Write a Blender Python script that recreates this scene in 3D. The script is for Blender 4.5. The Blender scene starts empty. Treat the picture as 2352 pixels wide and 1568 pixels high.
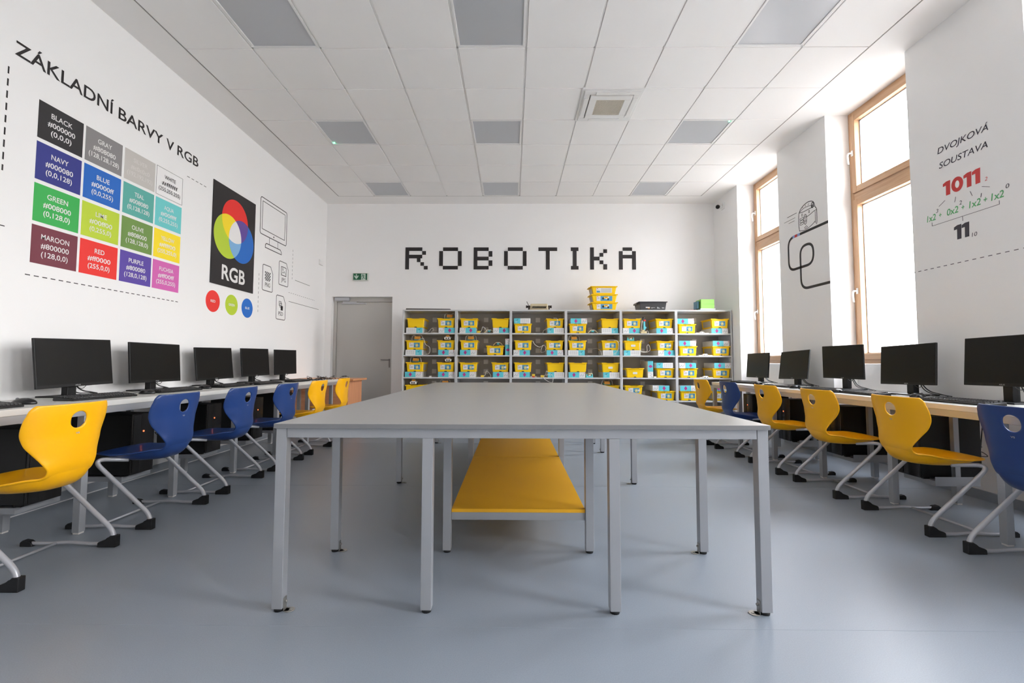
import bpy, bmesh, math, random
from mathutils import Vector, Matrix
random.seed(7)
PI = math.pi
scene = bpy.context.scene
COL = scene.collection

# ------------------------------------------------------------------ camera
CAMZ = 0.995
cam_data = bpy.data.cameras.new('camera')
cam = bpy.data.objects.new('camera', cam_data); COL.objects.link(cam)
cam_data.sensor_width = 36.0
cam_data.sensor_fit = 'HORIZONTAL'
cam_data.lens = 36.0 * 1062.4778 / 2352.0
cam_data.shift_x = 0.003932
cam_data.shift_y = -0.003877
cam_data.clip_start = 0.05; cam_data.clip_end = 200
_pi, _ya, _ro = .054792, -.00917475, .00261508
_F = Vector((math.sin(_ya)*math.cos(_pi), math.cos(_ya)*math.cos(_pi), math.sin(_pi)))
_R0 = Vector((math.cos(_ya), -math.sin(_ya), 0)); _U0 = _R0.cross(_F)
_R = _R0*math.cos(_ro) + _U0*math.sin(_ro); _U = _U0*math.cos(_ro) - _R0*math.sin(_ro)
cam.matrix_world = Matrix(((_R.x, _U.x, -_F.x, 0), (_R.y, _U.y, -_F.y, 0), (_R.z, _U.z, -_F.z, CAMZ), (0, 0, 0, 1)))
scene.camera = cam

# ------------------------------------------------------------------ world: bright overcast sky
SKY = 8.8
world = bpy.data.worlds.new('world'); scene.world = world; world.use_nodes = True
wn = world.node_tree; wn.nodes.clear()
w_out = wn.nodes.new('ShaderNodeOutputWorld'); w_bg = wn.nodes.new('ShaderNodeBackground')
w_tc = wn.nodes.new('ShaderNodeTexCoord'); w_sep = wn.nodes.new('ShaderNodeSeparateXYZ')
w_mr = wn.nodes.new('ShaderNodeMapRange'); w_rp = wn.nodes.new('ShaderNodeValToRGB')
w_mr.inputs['From Min'].default_value = 0.0; w_mr.inputs['From Max'].default_value = 1.0
w_rp.color_ramp.elements[0].position = 0.0; w_rp.color_ramp.elements[0].color = (.42, .41, .40, 1)
w_rp.color_ramp.elements[1].position = 1.0; w_rp.color_ramp.elements[1].color = (1.0, 1.10, 1.25, 1)
e = w_rp.color_ramp.elements.new(.10); e.color = (.62, .61, .60, 1)
e = w_rp.color_ramp.elements.new(.38); e.color = (.95, .97, 1.0, 1)
wn.links.new(w_tc.outputs['Generated'], w_sep.inputs[0]); wn.links.new(w_sep.outputs['Z'], w_mr.inputs['Value'])
wn.links.new(w_mr.outputs[0], w_rp.inputs[0]); wn.links.new(w_rp.outputs[0], w_bg.inputs['Color'])
w_bg.inputs['Strength'].default_value = SKY
wn.links.new(w_bg.outputs[0], w_out.inputs['Surface'])

# ------------------------------------------------------------------ room numbers
XL, XR, XW, XO = -3.22, 3.465, 3.72, 4.12       # left wall, right wall, window plane, outer face
YB, YF, H = 7.88, -2.45, 3.748
NICHES = [(5.96, 7.045), (3.98, 5.03), (2.0, 3.05), (0.02, 1.07), (-1.96, -0.91)]
WZ0, WZ1 = 0.995, 3.748

# portals: they only guide sampling of the sky through the window openings
for a, b in NICHES:
    ld = bpy.data.lights.new('window_portal', 'AREA'); ld.shape = 'RECTANGLE'
    ld.size = b-a; ld.size_y = WZ1-WZ0; ld.cycles.is_portal = True
    lo = bpy.data.objects.new('window_portal', ld); COL.objects.link(lo)
    lo.location = (XO+.03, (a+b)/2, (WZ0+WZ1)/2); lo.rotation_euler = (0, PI/2, 0)
    lo.rotation_euler = Matrix(((0, 0, 1), (1, 0, 0), (0, 1, 0))).to_euler()   # -Z axis looks along -X (into the room)

scene.cycles.max_bounces = 16; scene.cycles.diffuse_bounces = 12
scene.view_settings.view_transform = 'Standard'
scene.view_settings.look = 'None'
scene.view_settings.exposure = 1.66
scene.view_settings.gamma = 1.0
scene.view_settings.use_curve_mapping = False

# ------------------------------------------------------------------ helpers
def S(r, g, b, k=1.0):
    def f(c):
        c /= 255.0
        return (c/12.92 if c <= .04045 else ((c+.055)/1.055)**2.4)*k
    return (min(f(r), 1), min(f(g), 1), min(f(b), 1))

MATS = {}
def M(name, col, rough=.5, metal=0.0, spec=.5, var=0.0, scale=8.0, bump=0.0, bscale=200.0, coat=0.0, emit=None, es=0.0):
    if name in MATS: return MATS[name]
    m = bpy.data.materials.new(name); m.use_nodes = True
    nt = m.node_tree; p = nt.nodes['Principled BSDF']
    p.inputs['Base Color'].default_value = (*col, 1)
    p.inputs['Roughness'].default_value = rough
    p.inputs['Metallic'].default_value = metal
    p.inputs['Specular IOR Level'].default_value = spec
    if coat: p.inputs['Coat Weight'].default_value = coat; p.inputs['Coat Roughness'].default_value = .1
    if emit:
        p.inputs['Emission Color'].default_value = (*emit, 1); p.inputs['Emission Strength'].default_value = es
    tc = nt.nodes.new('ShaderNodeTexCoord')
    if var:
        n = nt.nodes.new('ShaderNodeTexNoise'); n.inputs['Scale'].default_value = scale; n.inputs['Detail'].default_value = 4
        mx = nt.nodes.new('ShaderNodeMix'); mx.data_type = 'RGBA'
        mx.inputs[6].default_value = (*[c*(1-var) for c in col], 1); mx.inputs[7].default_value = (*[min(1, c*(1+var)) for c in col], 1)
        nt.links.new(tc.outputs['Object'], n.inputs['Vector']); nt.links.new(n.outputs['Fac'], mx.inputs[0])
        nt.links.new(mx.outputs[2], p.inputs['Base Color'])
    if bump:
        n = nt.nodes.new('ShaderNodeTexNoise'); n.inputs['Scale'].default_value = bscale; n.inputs['Detail'].default_value = 3
        b = nt.nodes.new('ShaderNodeBump'); b.inputs['Strength'].default_value = bump; b.inputs['Distance'].default_value = .002
        nt.links.new(tc.outputs['Object'], n.inputs['Vector']); nt.links.new(n.outputs['Fac'], b.inputs['Height'])
        nt.links.new(b.outputs[0], p.inputs['Normal'])
    MATS[name] = m
    return m

def wood(name, c1, c2, rough=.45, axis='Z', scale=1.0):
    if name in MATS: return MATS[name]
    m = bpy.data.materials.new(name); m.use_nodes = True; nt = m.node_tree; p = nt.nodes['Principled BSDF']
    tc = nt.nodes.new('ShaderNodeTexCoord'); mp = nt.nodes.new('ShaderNodeMapping')
    sc = {'Z': (14, 14, .9), 'Y': (14, .9, 14), 'X': (.9, 14, 14)}[axis]
    mp.inputs['Scale'].default_value = [s*scale for s in sc]
    n = nt.nodes.new('ShaderNodeTexNoise'); n.inputs['Scale'].default_value = 3; n.inputs['Detail'].default_value = 6; n.inputs['Distortion'].default_value = .6
    r = nt.nodes.new('ShaderNodeValToRGB'); r.color_ramp.elements[0].position = .3; r.color_ramp.elements[1].position = .7
    r.color_ramp.elements[0].color = (*c1, 1); r.color_ramp.elements[1].color = (*c2, 1)
    nt.links.new(tc.outputs['Object'], mp.inputs[0]); nt.links.new(mp.outputs[0], n.inputs['Vector'])
    nt.links.new(n.outputs['Fac'], r.inputs[0]); nt.links.new(r.outputs[0], p.inputs['Base Color'])
    p.inputs['Roughness'].default_value = rough
    MATS[name] = m
    return m

def glass_mat():
    if 'window_glass' in MATS: return MATS['window_glass']
    m = bpy.data.materials.new('window_glass'); m.use_nodes = True; nt = m.node_tree; nt.nodes.clear()
    o = nt.nodes.new('ShaderNodeOutputMaterial'); t = nt.nodes.new('ShaderNodeBsdfTransparent'); g = nt.nodes.new('ShaderNodeBsdfGlossy')
    g.inputs['Roughness'].default_value = .02; t.inputs[0].default_value = (.97, .97, .97, 1)
    lw = nt.nodes.new('ShaderNodeLayerWeight'); pw = nt.nodes.new('ShaderNodeMath'); pw.operation = 'POWER'; pw.inputs[1].default_value = 5
    fr = nt.nodes.new('ShaderNodeMath'); fr.operation = 'MULTIPLY_ADD'; fr.inputs[1].default_value = .6; fr.inputs[2].default_value = .03
    nt.links.new(lw.outputs['Facing'], pw.inputs[0]); nt.links.new(pw.outputs[0], fr.inputs[0])
    mx = nt.nodes.new('ShaderNodeMixShader')
    nt.links.new(fr.outputs[0], mx.inputs[0]); nt.links.new(t.outputs[0], mx.inputs[1]); nt.links.new(g.outputs[0], mx.inputs[2])
    nt.links.new(mx.outputs[0], o.inputs['Surface'])
    MATS['window_glass'] = m
    return m

class MB:
    def __init__(s): s.bm = bmesh.new()
    def box(s, x0, x1, y0, y1, z0, z1, m=0, bev=0.0, seg=2):
        x0, x1 = min(x0, x1), max(x0, x1); y0, y1 = min(y0, y1), max(y0, y1); z0, z1 = min(z0, z1), max(z0, z1)
        bm = s.bm; n0 = len(bm.faces)
        v = [bm.verts.new(p) for p in ((x0,y0,z0),(x1,y0,z0),(x1,y1,z0),(x0,y1,z0),(x0,y0,z1),(x1,y0,z1),(x1,y1,z1),(x0,y1,z1))]
        fs = [bm.faces.new([v[i] for i in q]) for q in ((3,2,1,0),(4,5,6,7),(0,1,5,4),(1,2,6,5),(2,3,7,6),(3,0,4,7))]
        for f in fs: f.material_index = m
        if bev:
            es = list({e for f in fs for e in f.edges})
            r = bmesh.ops.bevel(bm, geom=es, offset=bev, segments=seg, profile=.5, affect='EDGES')
            for f in r['faces']: f.material_index = m
        return s
    def poly(s, pts, m=0):
        f = s.bm.faces.new([s.bm.verts.new(p) for p in pts]); f.material_index = m; return s
    def hexa(s, bot, top, m=0, bev=0.0):
        bm = s.bm
        b = [bm.verts.new(p) for p in bot]; t = [bm.verts.new(p) for p in top]; n = len(b)
        fs = [bm.faces.new(b[::-1]), bm.faces.new(t)]
        for i in range(n): fs.append(bm.faces.new((b[i], b[(i+1) % n], t[(i+1) % n], t[i])))
        for f in fs: f.material_index = m
        if bev:
            es = list({e for f in fs for e in f.edges})
            r = bmesh.ops.bevel(bm, geom=es, offset=bev, segments=2, profile=.5, affect='EDGES')
            for f in r['faces']: f.material_index = m
        return s
    def cyl(s, p0, p1, r0, r1=None, n=14, m=0, caps=True):
        r1 = r0 if r1 is None else r1
        p0 = Vector(p0); p1 = Vector(p1); d = (p1-p0).normalized()
        a = d.orthogonal().normalized(); b = d.cross(a)
        A = [s.bm.verts.new(p0+(a*math.cos(2*PI*i/n)+b*math.sin(2*PI*i/n))*r0) for i in range(n)]
        B = [s.bm.verts.new(p1+(a*math.cos(2*PI*i/n)+b*math.sin(2*PI*i/n))*r1) for i in range(n)]
        for i in range(n):
            f = s.bm.faces.new((A[i], A[(i+1) % n], B[(i+1) % n], B[i])); f.material_index = m; f.smooth = True
        if caps:
            f = s.bm.faces.new(A[::-1]); f.material_index = m; f = s.bm.faces.new(B); f.material_index = m
        return s
    def tube(s, path, r, n=10, m=0, caps=True):
        P = [Vector(p) for p in path]; rings = []; prev = None
        for i, p in enumerate(P):
            t = (P[min(i+1, len(P)-1)]-P[max(i-1, 0)]).normalized()
            if prev is None: a = t.orthogonal().normalized()
            else:
                a = prev-t*prev.dot(t)
                a = a.normalized() if a.length > 1e-6 else t.orthogonal().normalized()
            prev = a; b = t.cross(a); rr = r[i] if isinstance(r, (list, tuple)) else r
            rings.append([s.bm.verts.new(p+(a*math.cos(2*PI*k/n)+b*math.sin(2*PI*k/n))*rr) for k in range(n)])
        for A, B in zip(rings, rings[1:]):
            for k in range(n):
                f = s.bm.faces.new((A[k], A[(k+1) % n], B[(k+1) % n], B[k])); f.material_index = m; f.smooth = True
        if caps:
            f = s.bm.faces.new(rings[0][::-1]); f.material_index = m; f = s.bm.faces.new(rings[-1]); f.material_index = m
        return s
    def ball(s, c, r, m=0, sc=(1, 1, 1), u=12, v=8):
        mt = Matrix.Translation(Vector(c)) @ Matrix.Diagonal((r*sc[0], r*sc[1], r*sc[2], 1))
        res = bmesh.ops.create_uvsphere(s.bm, u_segments=u, v_segments=v, radius=1, matrix=mt)
        for vv in res['verts']:
            for f in vv.link_faces: f.material_index = m; f.smooth = True
        return s
    def build(s, name, mats, parent=None, smooth=False, loc=None, kind=None, recalc=True):
        if recalc: bmesh.ops.recalc_face_normals(s.bm, faces=s.bm.faces)
        me = bpy.data.meshes.new(name); s.bm.to_mesh(me); s.bm.free()
        for m in (mats if isinstance(mats, (list, tuple)) else [mats]): me.materials.append(m)
        if smooth:
            for p in me.polygons: p.use_smooth = True
        o = bpy.data.objects.new(name, me); COL.objects.link(o)
        if parent: o.parent = parent
        if loc: o.location = loc
        if kind: o['kind'] = kind
        return o

def tag(o, label, cat, group=None):
    o['label'] = label; o['category'] = cat
    if group: o['group'] = group
    return o
def thing(name, label, cat, loc=(0, 0, 0), rz=0.0, group=None):
    o = bpy.data.objects.new(name, None); COL.objects.link(o); o.empty_display_size = .1
    o.location = loc; o.rotation_euler = (0, 0, rz)
    return tag(o, label, cat, group)
def struct(mb, name, mats, parent=None, **k): return mb.build(name, mats, parent, kind='structure', **k)
def dup(root, loc=None, rz=None, label=None, group=None):
    def rec(o, par):
        c = o.copy(); COL.objects.link(c)
        if par: c.parent = par
        for ch in [x for x in ALLCH.get(o.name, [])]: rec(ch, c)
        return c
    ALLCH = {}
    for o in COL.objects:
        if o.parent: ALLCH.setdefault(o.parent.name, []).append(o)
    c = rec(root, None)
    if loc is not None: c.location = loc
    if rz is not None: c.rotation_euler = (0, 0, rz)
    if label: c['label'] = label
    if group: c['group'] = group
    return c

def fillet(pts, rad, n=6):
    P = [Vector(p) for p in pts]; out = [P[0]]
    for i in range(1, len(P)-1):
        a, b, c = P[i-1], P[i], P[i+1]
        r = rad[i] if isinstance(rad, (list, tuple)) else rad
        d1 = min(r, (a-b).length*.49); d2 = min(r, (c-b).length*.49)
        p1 = b+(a-b).normalized()*d1; p2 = b+(c-b).normalized()*d2
        for k in range(n+1):
            t = k/n; out.append(p1*(1-t)**2+b*2*t*(1-t)+p2*t*t)
    out.append(P[-1]); return out
def crom(pts, n=6):
    P = [Vector(p) for p in pts]; P = [P[0]*2-P[1]]+P+[P[-1]*2-P[-2]]; out = []
    for i in range(1, len(P)-2):
        for k in range(n):
            t = k/n
            out.append(.5*((2*P[i])+(P[i+1]-P[i-1])*t+(2*P[i-1]-5*P[i]+4*P[i+1]-P[i+2])*t*t+(3*P[i]-P[i-1]-3*P[i+1]+P[i+2])*t**3))
    out.append(P[-2]); return out

# --- flat wall graphics: a frame gives origin, right, up, outward normal
class Frame:
    def __init__(s, o, r, u): s.o = Vector(o); s.r = Vector(r); s.u = Vector(u); s.n = s.r.cross(s.u)
    def p(s, a, b, d=0.0): return s.o+s.r*a+s.u*b+s.n*d
LW = Frame((XL, 0, 0), (0, 1, 0), (0, 0, 1))        # left wall: a = Y
RW = Frame((XR, 0, 0), (0, -1, 0), (0, 0, 1))       # right wall: a = -Y
BW = Frame((0, YB, 0), (1, 0, 0), (0, 0, 1))        # back wall: a = X
FR0 = Frame((0, 0, 0), (1, 0, 0), (0, 0, 1))        # local front face

def plate(mb, fr, pts, d0=0.0, d1=.0015, m=0):
    a = [mb.bm.verts.new(fr.p(x, y, d0)) for x, y in pts]; b = [mb.bm.verts.new(fr.p(x, y, d1)) for x, y in pts]
    n = len(pts); fs = [mb.bm.faces.new(b), mb.bm.faces.new(a[::-1])]
    for i in range(n): fs.append(mb.bm.faces.new((a[i], a[(i+1) % n], b[(i+1) % n], b[i])))
    for f in fs: f.material_index = m
def rect(mb, fr, a0, a1, b0, b1, d0=0.0, d1=.0015, m=0): plate(mb, fr, [(a0, b0), (a1, b0), (a1, b1), (a0, b1)], d0, d1, m)
def disc(mb, fr, a, b, r, d0=0.0, d1=.0015, m=0, n=48, r2=None):
    plate(mb, fr, [(a+r*math.cos(2*PI*i/n), b+(r2 or r)*math.sin(2*PI*i/n)) for i in range(n)], d0, d1, m)
def stroke(mb, fr, pts, w, closed=False, d0=0.0, d1=.0012, m=0):
    P = [Vector((x, y)) for x, y in pts]; n = len(P); L = []; R = []
    for i in range(n):
        a = P[(i-1) % n] if (closed or i > 0) else P[i]; c = P[(i+1) % n] if (closed or i < n-1) else P[i]; b = P[i]
        t1 = (b-a).normalized() if (b-a).length > 1e-9 else (c-b).normalized()
        t2 = (c-b).normalized() if (c-b).length > 1e-9 else t1
        t = (t1+t2); t = t.normalized() if t.length > 1e-6 else t1
        nn = Vector((-t.y, t.x)); k = 1/max(.5, abs(nn.dot(Vector((-t1.y, t1.x)))))
        L.append(b+nn*w/2*k); R.append(b-nn*w/2*k)
    for i in range(n if closed else n-1):
        j = (i+1) % n
        plate(mb, fr, [R[i], R[j], L[j], L[i]], d0, d1, m)
def dashes(mb, fr, p, q, dash, gap, w, d1=.0012, m=0):
    p = Vector(p); q = Vector(q); L = (q-p).length; t = (q-p)/L; x = 0
    while x < L-dash*.3:
        e2 = min(x+dash, L); stroke(mb, fr, [p+t*x, p+t*e2], w, d1=d1, m=m); x += dash+gap

_TX = {}
def text_geo(txt, bold=0.0, shear=0.0):
    key = (txt, bold, shear)
    if key in _TX: return _TX[key]
    cu = bpy.data.curves.new('txt', 'FONT'); cu.body = txt; cu.size = 1; cu.offset = bold; cu.shear = shear; cu.resolution_u = 4
    ob = bpy.data.objects.new('txt', cu); COL.objects.link(ob)
    dg = bpy.context.evaluated_depsgraph_get(); dg.update()
    me = bpy.data.meshes.new_from_object(ob.evaluated_get(dg))
    V = [v.co.copy() for v in me.vertices]; Fc = [tuple(p.vertices) for p in me.polygons]
    bpy.data.objects.remove(ob); bpy.data.meshes.remove(me); bpy.data.curves.remove(cu)
    _TX[key] = (V, Fc); return _TX[key]
CAPH = None
def text(mb, fr, txt, a0, a1, b0, h, d=.0012, bold=0.0, shear=0.0, m=0, center=False):
    """cap height h on baseline b0, ink spanning a0..a1 (a1=None keeps the natural width)"""
    global CAPH
    if CAPH is None:
        V, _ = text_geo('H'); CAPH = max(v.y for v in V)
    V, Fc = text_geo(txt, bold, shear)
    if not V: return
    x0 = min(v.x for v in V); x1 = max(v.x for v in V); k = h/CAPH
    kx = k if a1 is None else (a1-a0)/(x1-x0)
    off = -(x1-x0)*kx/2 if center else 0
    vs = [mb.bm.verts.new(fr.p(a0+off+(v.x-x0)*kx, b0+v.y*k, d)) for v in V]
    for q in Fc:
        try: f = mb.bm.faces.new([vs[i] for i in q]); f.material_index = m
        except ValueError: pass
def text_part(name, parent, mat, items, fr):
    mb = MB()
    for it in items: text(mb, fr, **it)
    return mb.build(name, mat, parent, recalc=False)

# ------------------------------------------------------------------ materials
m_wall = M('wall_paint', (.875, .868, .862), .9, var=.012, scale=1.2, bump=.05, bscale=350)
m_ceil = M('ceiling_tile', (.87, .85, .832), .92, var=.012, scale=3, bump=.12, bscale=500)
m_trim = M('white_trim', (.78, .78, .78), .5)
m_black = M('black_vinyl', S(36, 32, 33), .6)
m_black2 = M('black_plastic', (.009, .009, .0095), .42, spec=.3, bump=.05)
m_screen = M('screen_glass', (.0075, .0072, .0072), .34, spec=.22)
m_steel = M('grey_powder_metal', S(168, 170, 174), .38, metal=.35, var=.02)
m_alu = M('silver_metal', S(186, 187, 192), .34, metal=.35)
m_table = M('grey_laminate', S(148, 147, 146), .34, var=.02, scale=40)
m_tedge = M('grey_edge', S(128, 128, 130), .5)
m_desk = M('white_grey_laminate', S(205, 204, 200), .34, var=.015, scale=30)
m_yellow = M('yellow_shell', (.92, .45, .002), .34, spec=.35, var=.02, scale=5, coat=.2)
m_blue = M('blue_shell', (.016, .046, .175), .32, spec=.3, var=.04, scale=5, coat=.25)
m_cap = M('black_rubber', (.008, .008, .009), .55)
m_bin = M('yellow_bin_plastic', (.93, .60, .004), .42, spec=.3)
m_shelf = M('grey_shelf_board', S(196, 197, 198), .5, var=.015, scale=10)
m_back = M('dark_grey_back_panel', S(172, 168, 163), .6, var=.03, scale=10)
m_plate = M('socket_grey', S(222, 218, 212), .5)
m_cyan = M('cyan_card', S(92, 195, 208), .5)
m_white = M('white_card', S(222, 222, 220), .5)
m_grey = M('grey_print', S(150, 150, 152), .6)
m_mag = M('magenta_card', S(175, 50, 130), .5)
m_red = M('red_paint', S(225, 48, 40), .5)
m_picblue = M('label_blue', S(80, 150, 190), .5)
m_cable_w = M('white_cable', (.75, .73, .68), .5)
m_cable_b = M('black_cable', (.012, .012, .012), .45)
m_winwood = wood('window_wood', S(190, 150, 114), S(206, 168, 132), .4, 'Z')
m_winwood_h = wood('window_wood_h', S(190, 150, 114), S(206, 168, 132), .4, 'Y')
m_beech = wood('beech_wood', S(196, 132, 86), S(212, 150, 102), .4, 'X')
m_handle = M('white_handle', (.85, .85, .84), .3)
m_glass = glass_mat()
m_door = M('door_grey', S(186, 184, 180), .4)
m_silver = M('silver_print', (.40, .40, .41), .4)
m_green_led = M('green_led', (.1, .8, .4), .4, emit=(.1, 1, .45), es=6)
m_orange_led = M('orange_led', (.9, .25, .1), .4, emit=(1, .16, .05), es=.55)

def floor_mat():
    m = bpy.data.materials.new('floor_linoleum'); m.use_nodes = True; nt = m.node_tree; p = nt.nodes['Principled BSDF']
    tc = nt.nodes.new('ShaderNodeTexCoord')
    n = nt.nodes.new('ShaderNodeTexNoise'); n.inputs['Scale'].default_value = 260; n.inputs['Detail'].default_value = 2
    n2 = nt.nodes.new('ShaderNodeTexNoise'); n2.inputs['Scale'].default_value = 1.1; n2.inputs['Detail'].default_value = 3
    r = nt.nodes.new('ShaderNodeValToRGB')
    r.color_ramp.elements[0].position = .25; r.color_ramp.elements[0].color = (*S(138, 146, 156), 1)
    r.color_ramp.elements[1].position = .75; r.color_ramp.elements[1].color = (*S(148, 157, 168), 1)
    mx = nt.nodes.new('ShaderNodeMix'); mx.data_type = 'RGBA'; mx.blend_type = 'MULTIPLY'; mx.inputs[0].default_value = .12
    nt.links.new(tc.outputs['Object'], n.inputs['Vector']); nt.links.new(tc.outputs['Object'], n2.inputs['Vector'])
    nt.links.new(n.outputs['Fac'], r.inputs[0]); nt.links.new(r.outputs[0], mx.inputs[6]); nt.links.new(n2.outputs['Fac'], mx.inputs[7])
    nt.links.new(mx.outputs[2], p.inputs['Base Color'])
    p.inputs['Roughness'].default_value = .36; p.inputs['Specular IOR Level'].default_value = .55
    b = nt.nodes.new('ShaderNodeBump'); b.inputs['Strength'].default_value = .06; b.inputs['Distance'].default_value = .001
    nt.links.new(n.outputs['Fac'], b.inputs['Height']); nt.links.new(b.outputs[0], p.inputs['Normal'])
    return m
m_floor = floor_mat()

# ================================================================== THE SETTING
# floor with two faint welded seams
mb = MB(); mb.box(XL-.3, XO, YF-.3, YB+.3, -.12, 0); struct(mb, 'floor', m_floor)
m_seam = M('floor_seam', S(146, 154, 164), .45)
mb = MB()
for y in (1.80, 3.80, 5.80): mb.box(XL+.02, XR, y-.0015, y+.0015, -.001, .0006)
struct(mb, 'trim_1', m_seam)
# left wall, back wall with door recess, front wall behind the camera
mb = MB(); mb.box(XL-.3, XL, YF-.3, YB+.3, 0, H+.35); struct(mb, 'wall_left', m_wall)
DX0, DX1, DZ = -3.105, -2.06, 2.125; DREC = .13
mb = MB()
mb.box(XL, DX0, YB, YB+.3, 0, H+.35); mb.box(DX1, XO, YB, YB+.3, 0, H+.35); mb.box(DX0, DX1, YB, YB+.3, DZ, H+.35)
struct(mb, 'wall_back', m_wall)
mb = MB(); mb.box(XL, XO, YF-.3, YF, 0, H+.35); struct(mb, 'wall_front', m_wall)
# right wall: full-height piers between window niches, parapet under each window
mb = MB()
ys = sorted(NICHES)
edge = [YF]+[v for a, b in ys for v in (a, b)]+[YB]
for i in range(0, len(edge), 2): mb.box(XR, XO, edge[i], edge[i+1], 0, H+.35)
for a, b in ys:
    mb.box(XW, XO, a, b, 0, WZ0-.001); mb.box(XW+.005, XO, a, b, WZ1+.002, H+.35)
struct(mb, 'wall_right', m_wall)
# ceiling: plasterboard border and suspended 600 mm grid with thin grooves
GX0, GY1 = -2.8864, 7.5017
cols = 10; j0 = -16
GX1 = 3.105
LIGHTS = [(c, r) for r in (-1, 2, 5) for c in (1, 4, 8)]
ACC = (6, 1)
def cell(i, j): return GX0+.6*i, min(GX0+.6*(i+1), GX1), 3.9017+.6*j, 3.9017+.6*(j+1)
mb = MB()
mb.box(XL, GX0, YF, YB, H, H+.12); mb.box(GX1, XW+.004, YF, YB, H, H+.12); mb.box(GX0, GX1, GY1, YB, H, H+.12)
yfront = 3.9017+.6*(-10)
mb.box(GX0, GX1, YF, yfront, H, H+.12)
mb.box(GX0, GX1, yfront, GY1, H+.020, H+.12)                      # deck above
for i in range(cols+1):                                          # T bars
    x = min(GX0+.6*i, GX1); mb.box(max(x-.007, GX0), min(x+.007, GX1), yfront, GY1, H+.003, H+.021)
for j in range(-10, 7):
    y = 3.9017+.6*j; mb.box(GX0, GX1, max(y-.007, yfront), min(y+.007, GY1), H+.003, H+.0209)
for j in range(-10, 6):
    for i in range(cols):
        if (i, j) in LIGHTS or (i, j) == ACC: continue
        x0, x1, y0, y1 = cell(i, j)
        mb.box(x0+.0095, x1-.0095, y0+.0065, y1-.0065, H-.004, H+.0205, bev=.002, seg=1)
struct(mb, 'ceiling', m_ceil)
m_shadow_line = M('painted_shadow_line', S(176, 172, 168), .8)  # grey strips painted in for the shadow line round the tile grid
mb = MB()
mb.box(GX0-.004, GX0+.003, yfront, GY1, H-.003, H+.004); mb.box(GX1-.003, GX1+.004, yfront, GY1, H-.003, H+.004); mb.box(GX0, GX1, GY1-.003, GY1+.004, H-.003, H+.004)
struct(mb, 'shadow_line', m_shadow_line)
# baseboards (coved linoleum strip with a pale top)
m_base = M('baseboard_grey', S(150, 156, 164), .5)
mb = MB(); mb.box(XL, XL+.012, YF, YB, 0, .07); mb.box(XL+.0115, XL+.02, YF, YB, 0, .006, m=1); struct(mb, 'baseboard_left', [m_base, m_trim])
mb = MB(); mb.box(DX1, XR-.02, YB-.012, YB, 0, .07); struct(mb, 'baseboard_back', m_base)
mb = MB()
for i in range(0, len(edge), 2): mb.box(XR-.012, XR, edge[i], edge[i+1], 0, .07)
for a, b in ys: mb.box(XW-.012, XW, a, b, 0, .07)
struct(mb, 'baseboard_right', m_base)

# ---- windows
for wi, (a, b) in enumerate(NICHES):
    root = bpy.data.objects.new('window_%d' % (wi+1), None); COL.objects.link(root); root['kind'] = 'structure'
    root.location = (XW, (a+b)/2, WZ0); w = (b-a)/2; hh = WZ1-WZ0
    f = .05
    mb = MB()
    for s in (-1, 1): mb.box(0, .085, s*(w-.001), s*(w-f), 0, hh, bev=.003, seg=1)
    for z0, z1 in ((.0, .055), (hh-f, hh), (1.775, 1.845)): mb.box(.001, .084, -w+f, w-f, z0, z1, m=1, bev=.003, seg=1)
    mb.build('window_frame', [m_winwood, m_winwood_h], root)
    for (z0, z1) in ((.045, 1.775), (1.85, hh-.045)):
        s0 = .066
        mb = MB(); ww = w-f+.012
        for s in (-1, 1): mb.box(-.012, .06, s*ww, s*(ww-s0), z0, z1, bev=.004, seg=2)
        for q0, q1 in ((z0, z0+s0), (z1-s0, z1)): mb.box(-.0118, .0598, -ww+s0, ww-s0, q0, q1, m=1, bev=.004, seg=2)
        sash = mb.build('window_sash', [m_winwood, m_winwood_h], root)
        mb = MB()
        for s in (-1, 1): mb.box(.045, .060, s*(ww-s0+.001), s*(ww-s0-.010), z0+s0, z1-s0)
        for q0, q1 in ((z0+s0-.001, z0+s0+.010), (z1-s0-.010, z1-s0+.001)): mb.box(.045, .060, -ww+s0, ww-s0, q0, q1)
        mb.build('glazing_spacer', m_alu, sash)
        mb = MB(); mb.box(.050, .053, -ww+s0-.005, ww-s0+.005, z0+s0-.005, z1-s0+.005)
        mb.build('window_pane', m_glass, sash)
        hz = (z0+.735) if z0 < 1 else (z0+.44)
        mb = MB(); yy = ww-.028
        mb.box(-.022, -.012, yy-.013, yy+.013, hz-.032, hz+.032, bev=.004)
        mb.tube(fillet([(-.02, yy, hz), (-.062, yy, hz), (-.066, yy+.004, hz-.05), (-.05, yy+.012, hz-.12)], .025), [.0085]*8+[.0095]*8, n=10)
        mb.build('window_handle', m_handle, sash, smooth=False)
# exterior roller/overhang and ground outside
mb = MB(); mb.box(XO, 30, -15, 30, -.6, -.5); struct(mb, 'ground', M('pavement', (.22, .215, .20), .9, var=.1, scale=2))

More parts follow.
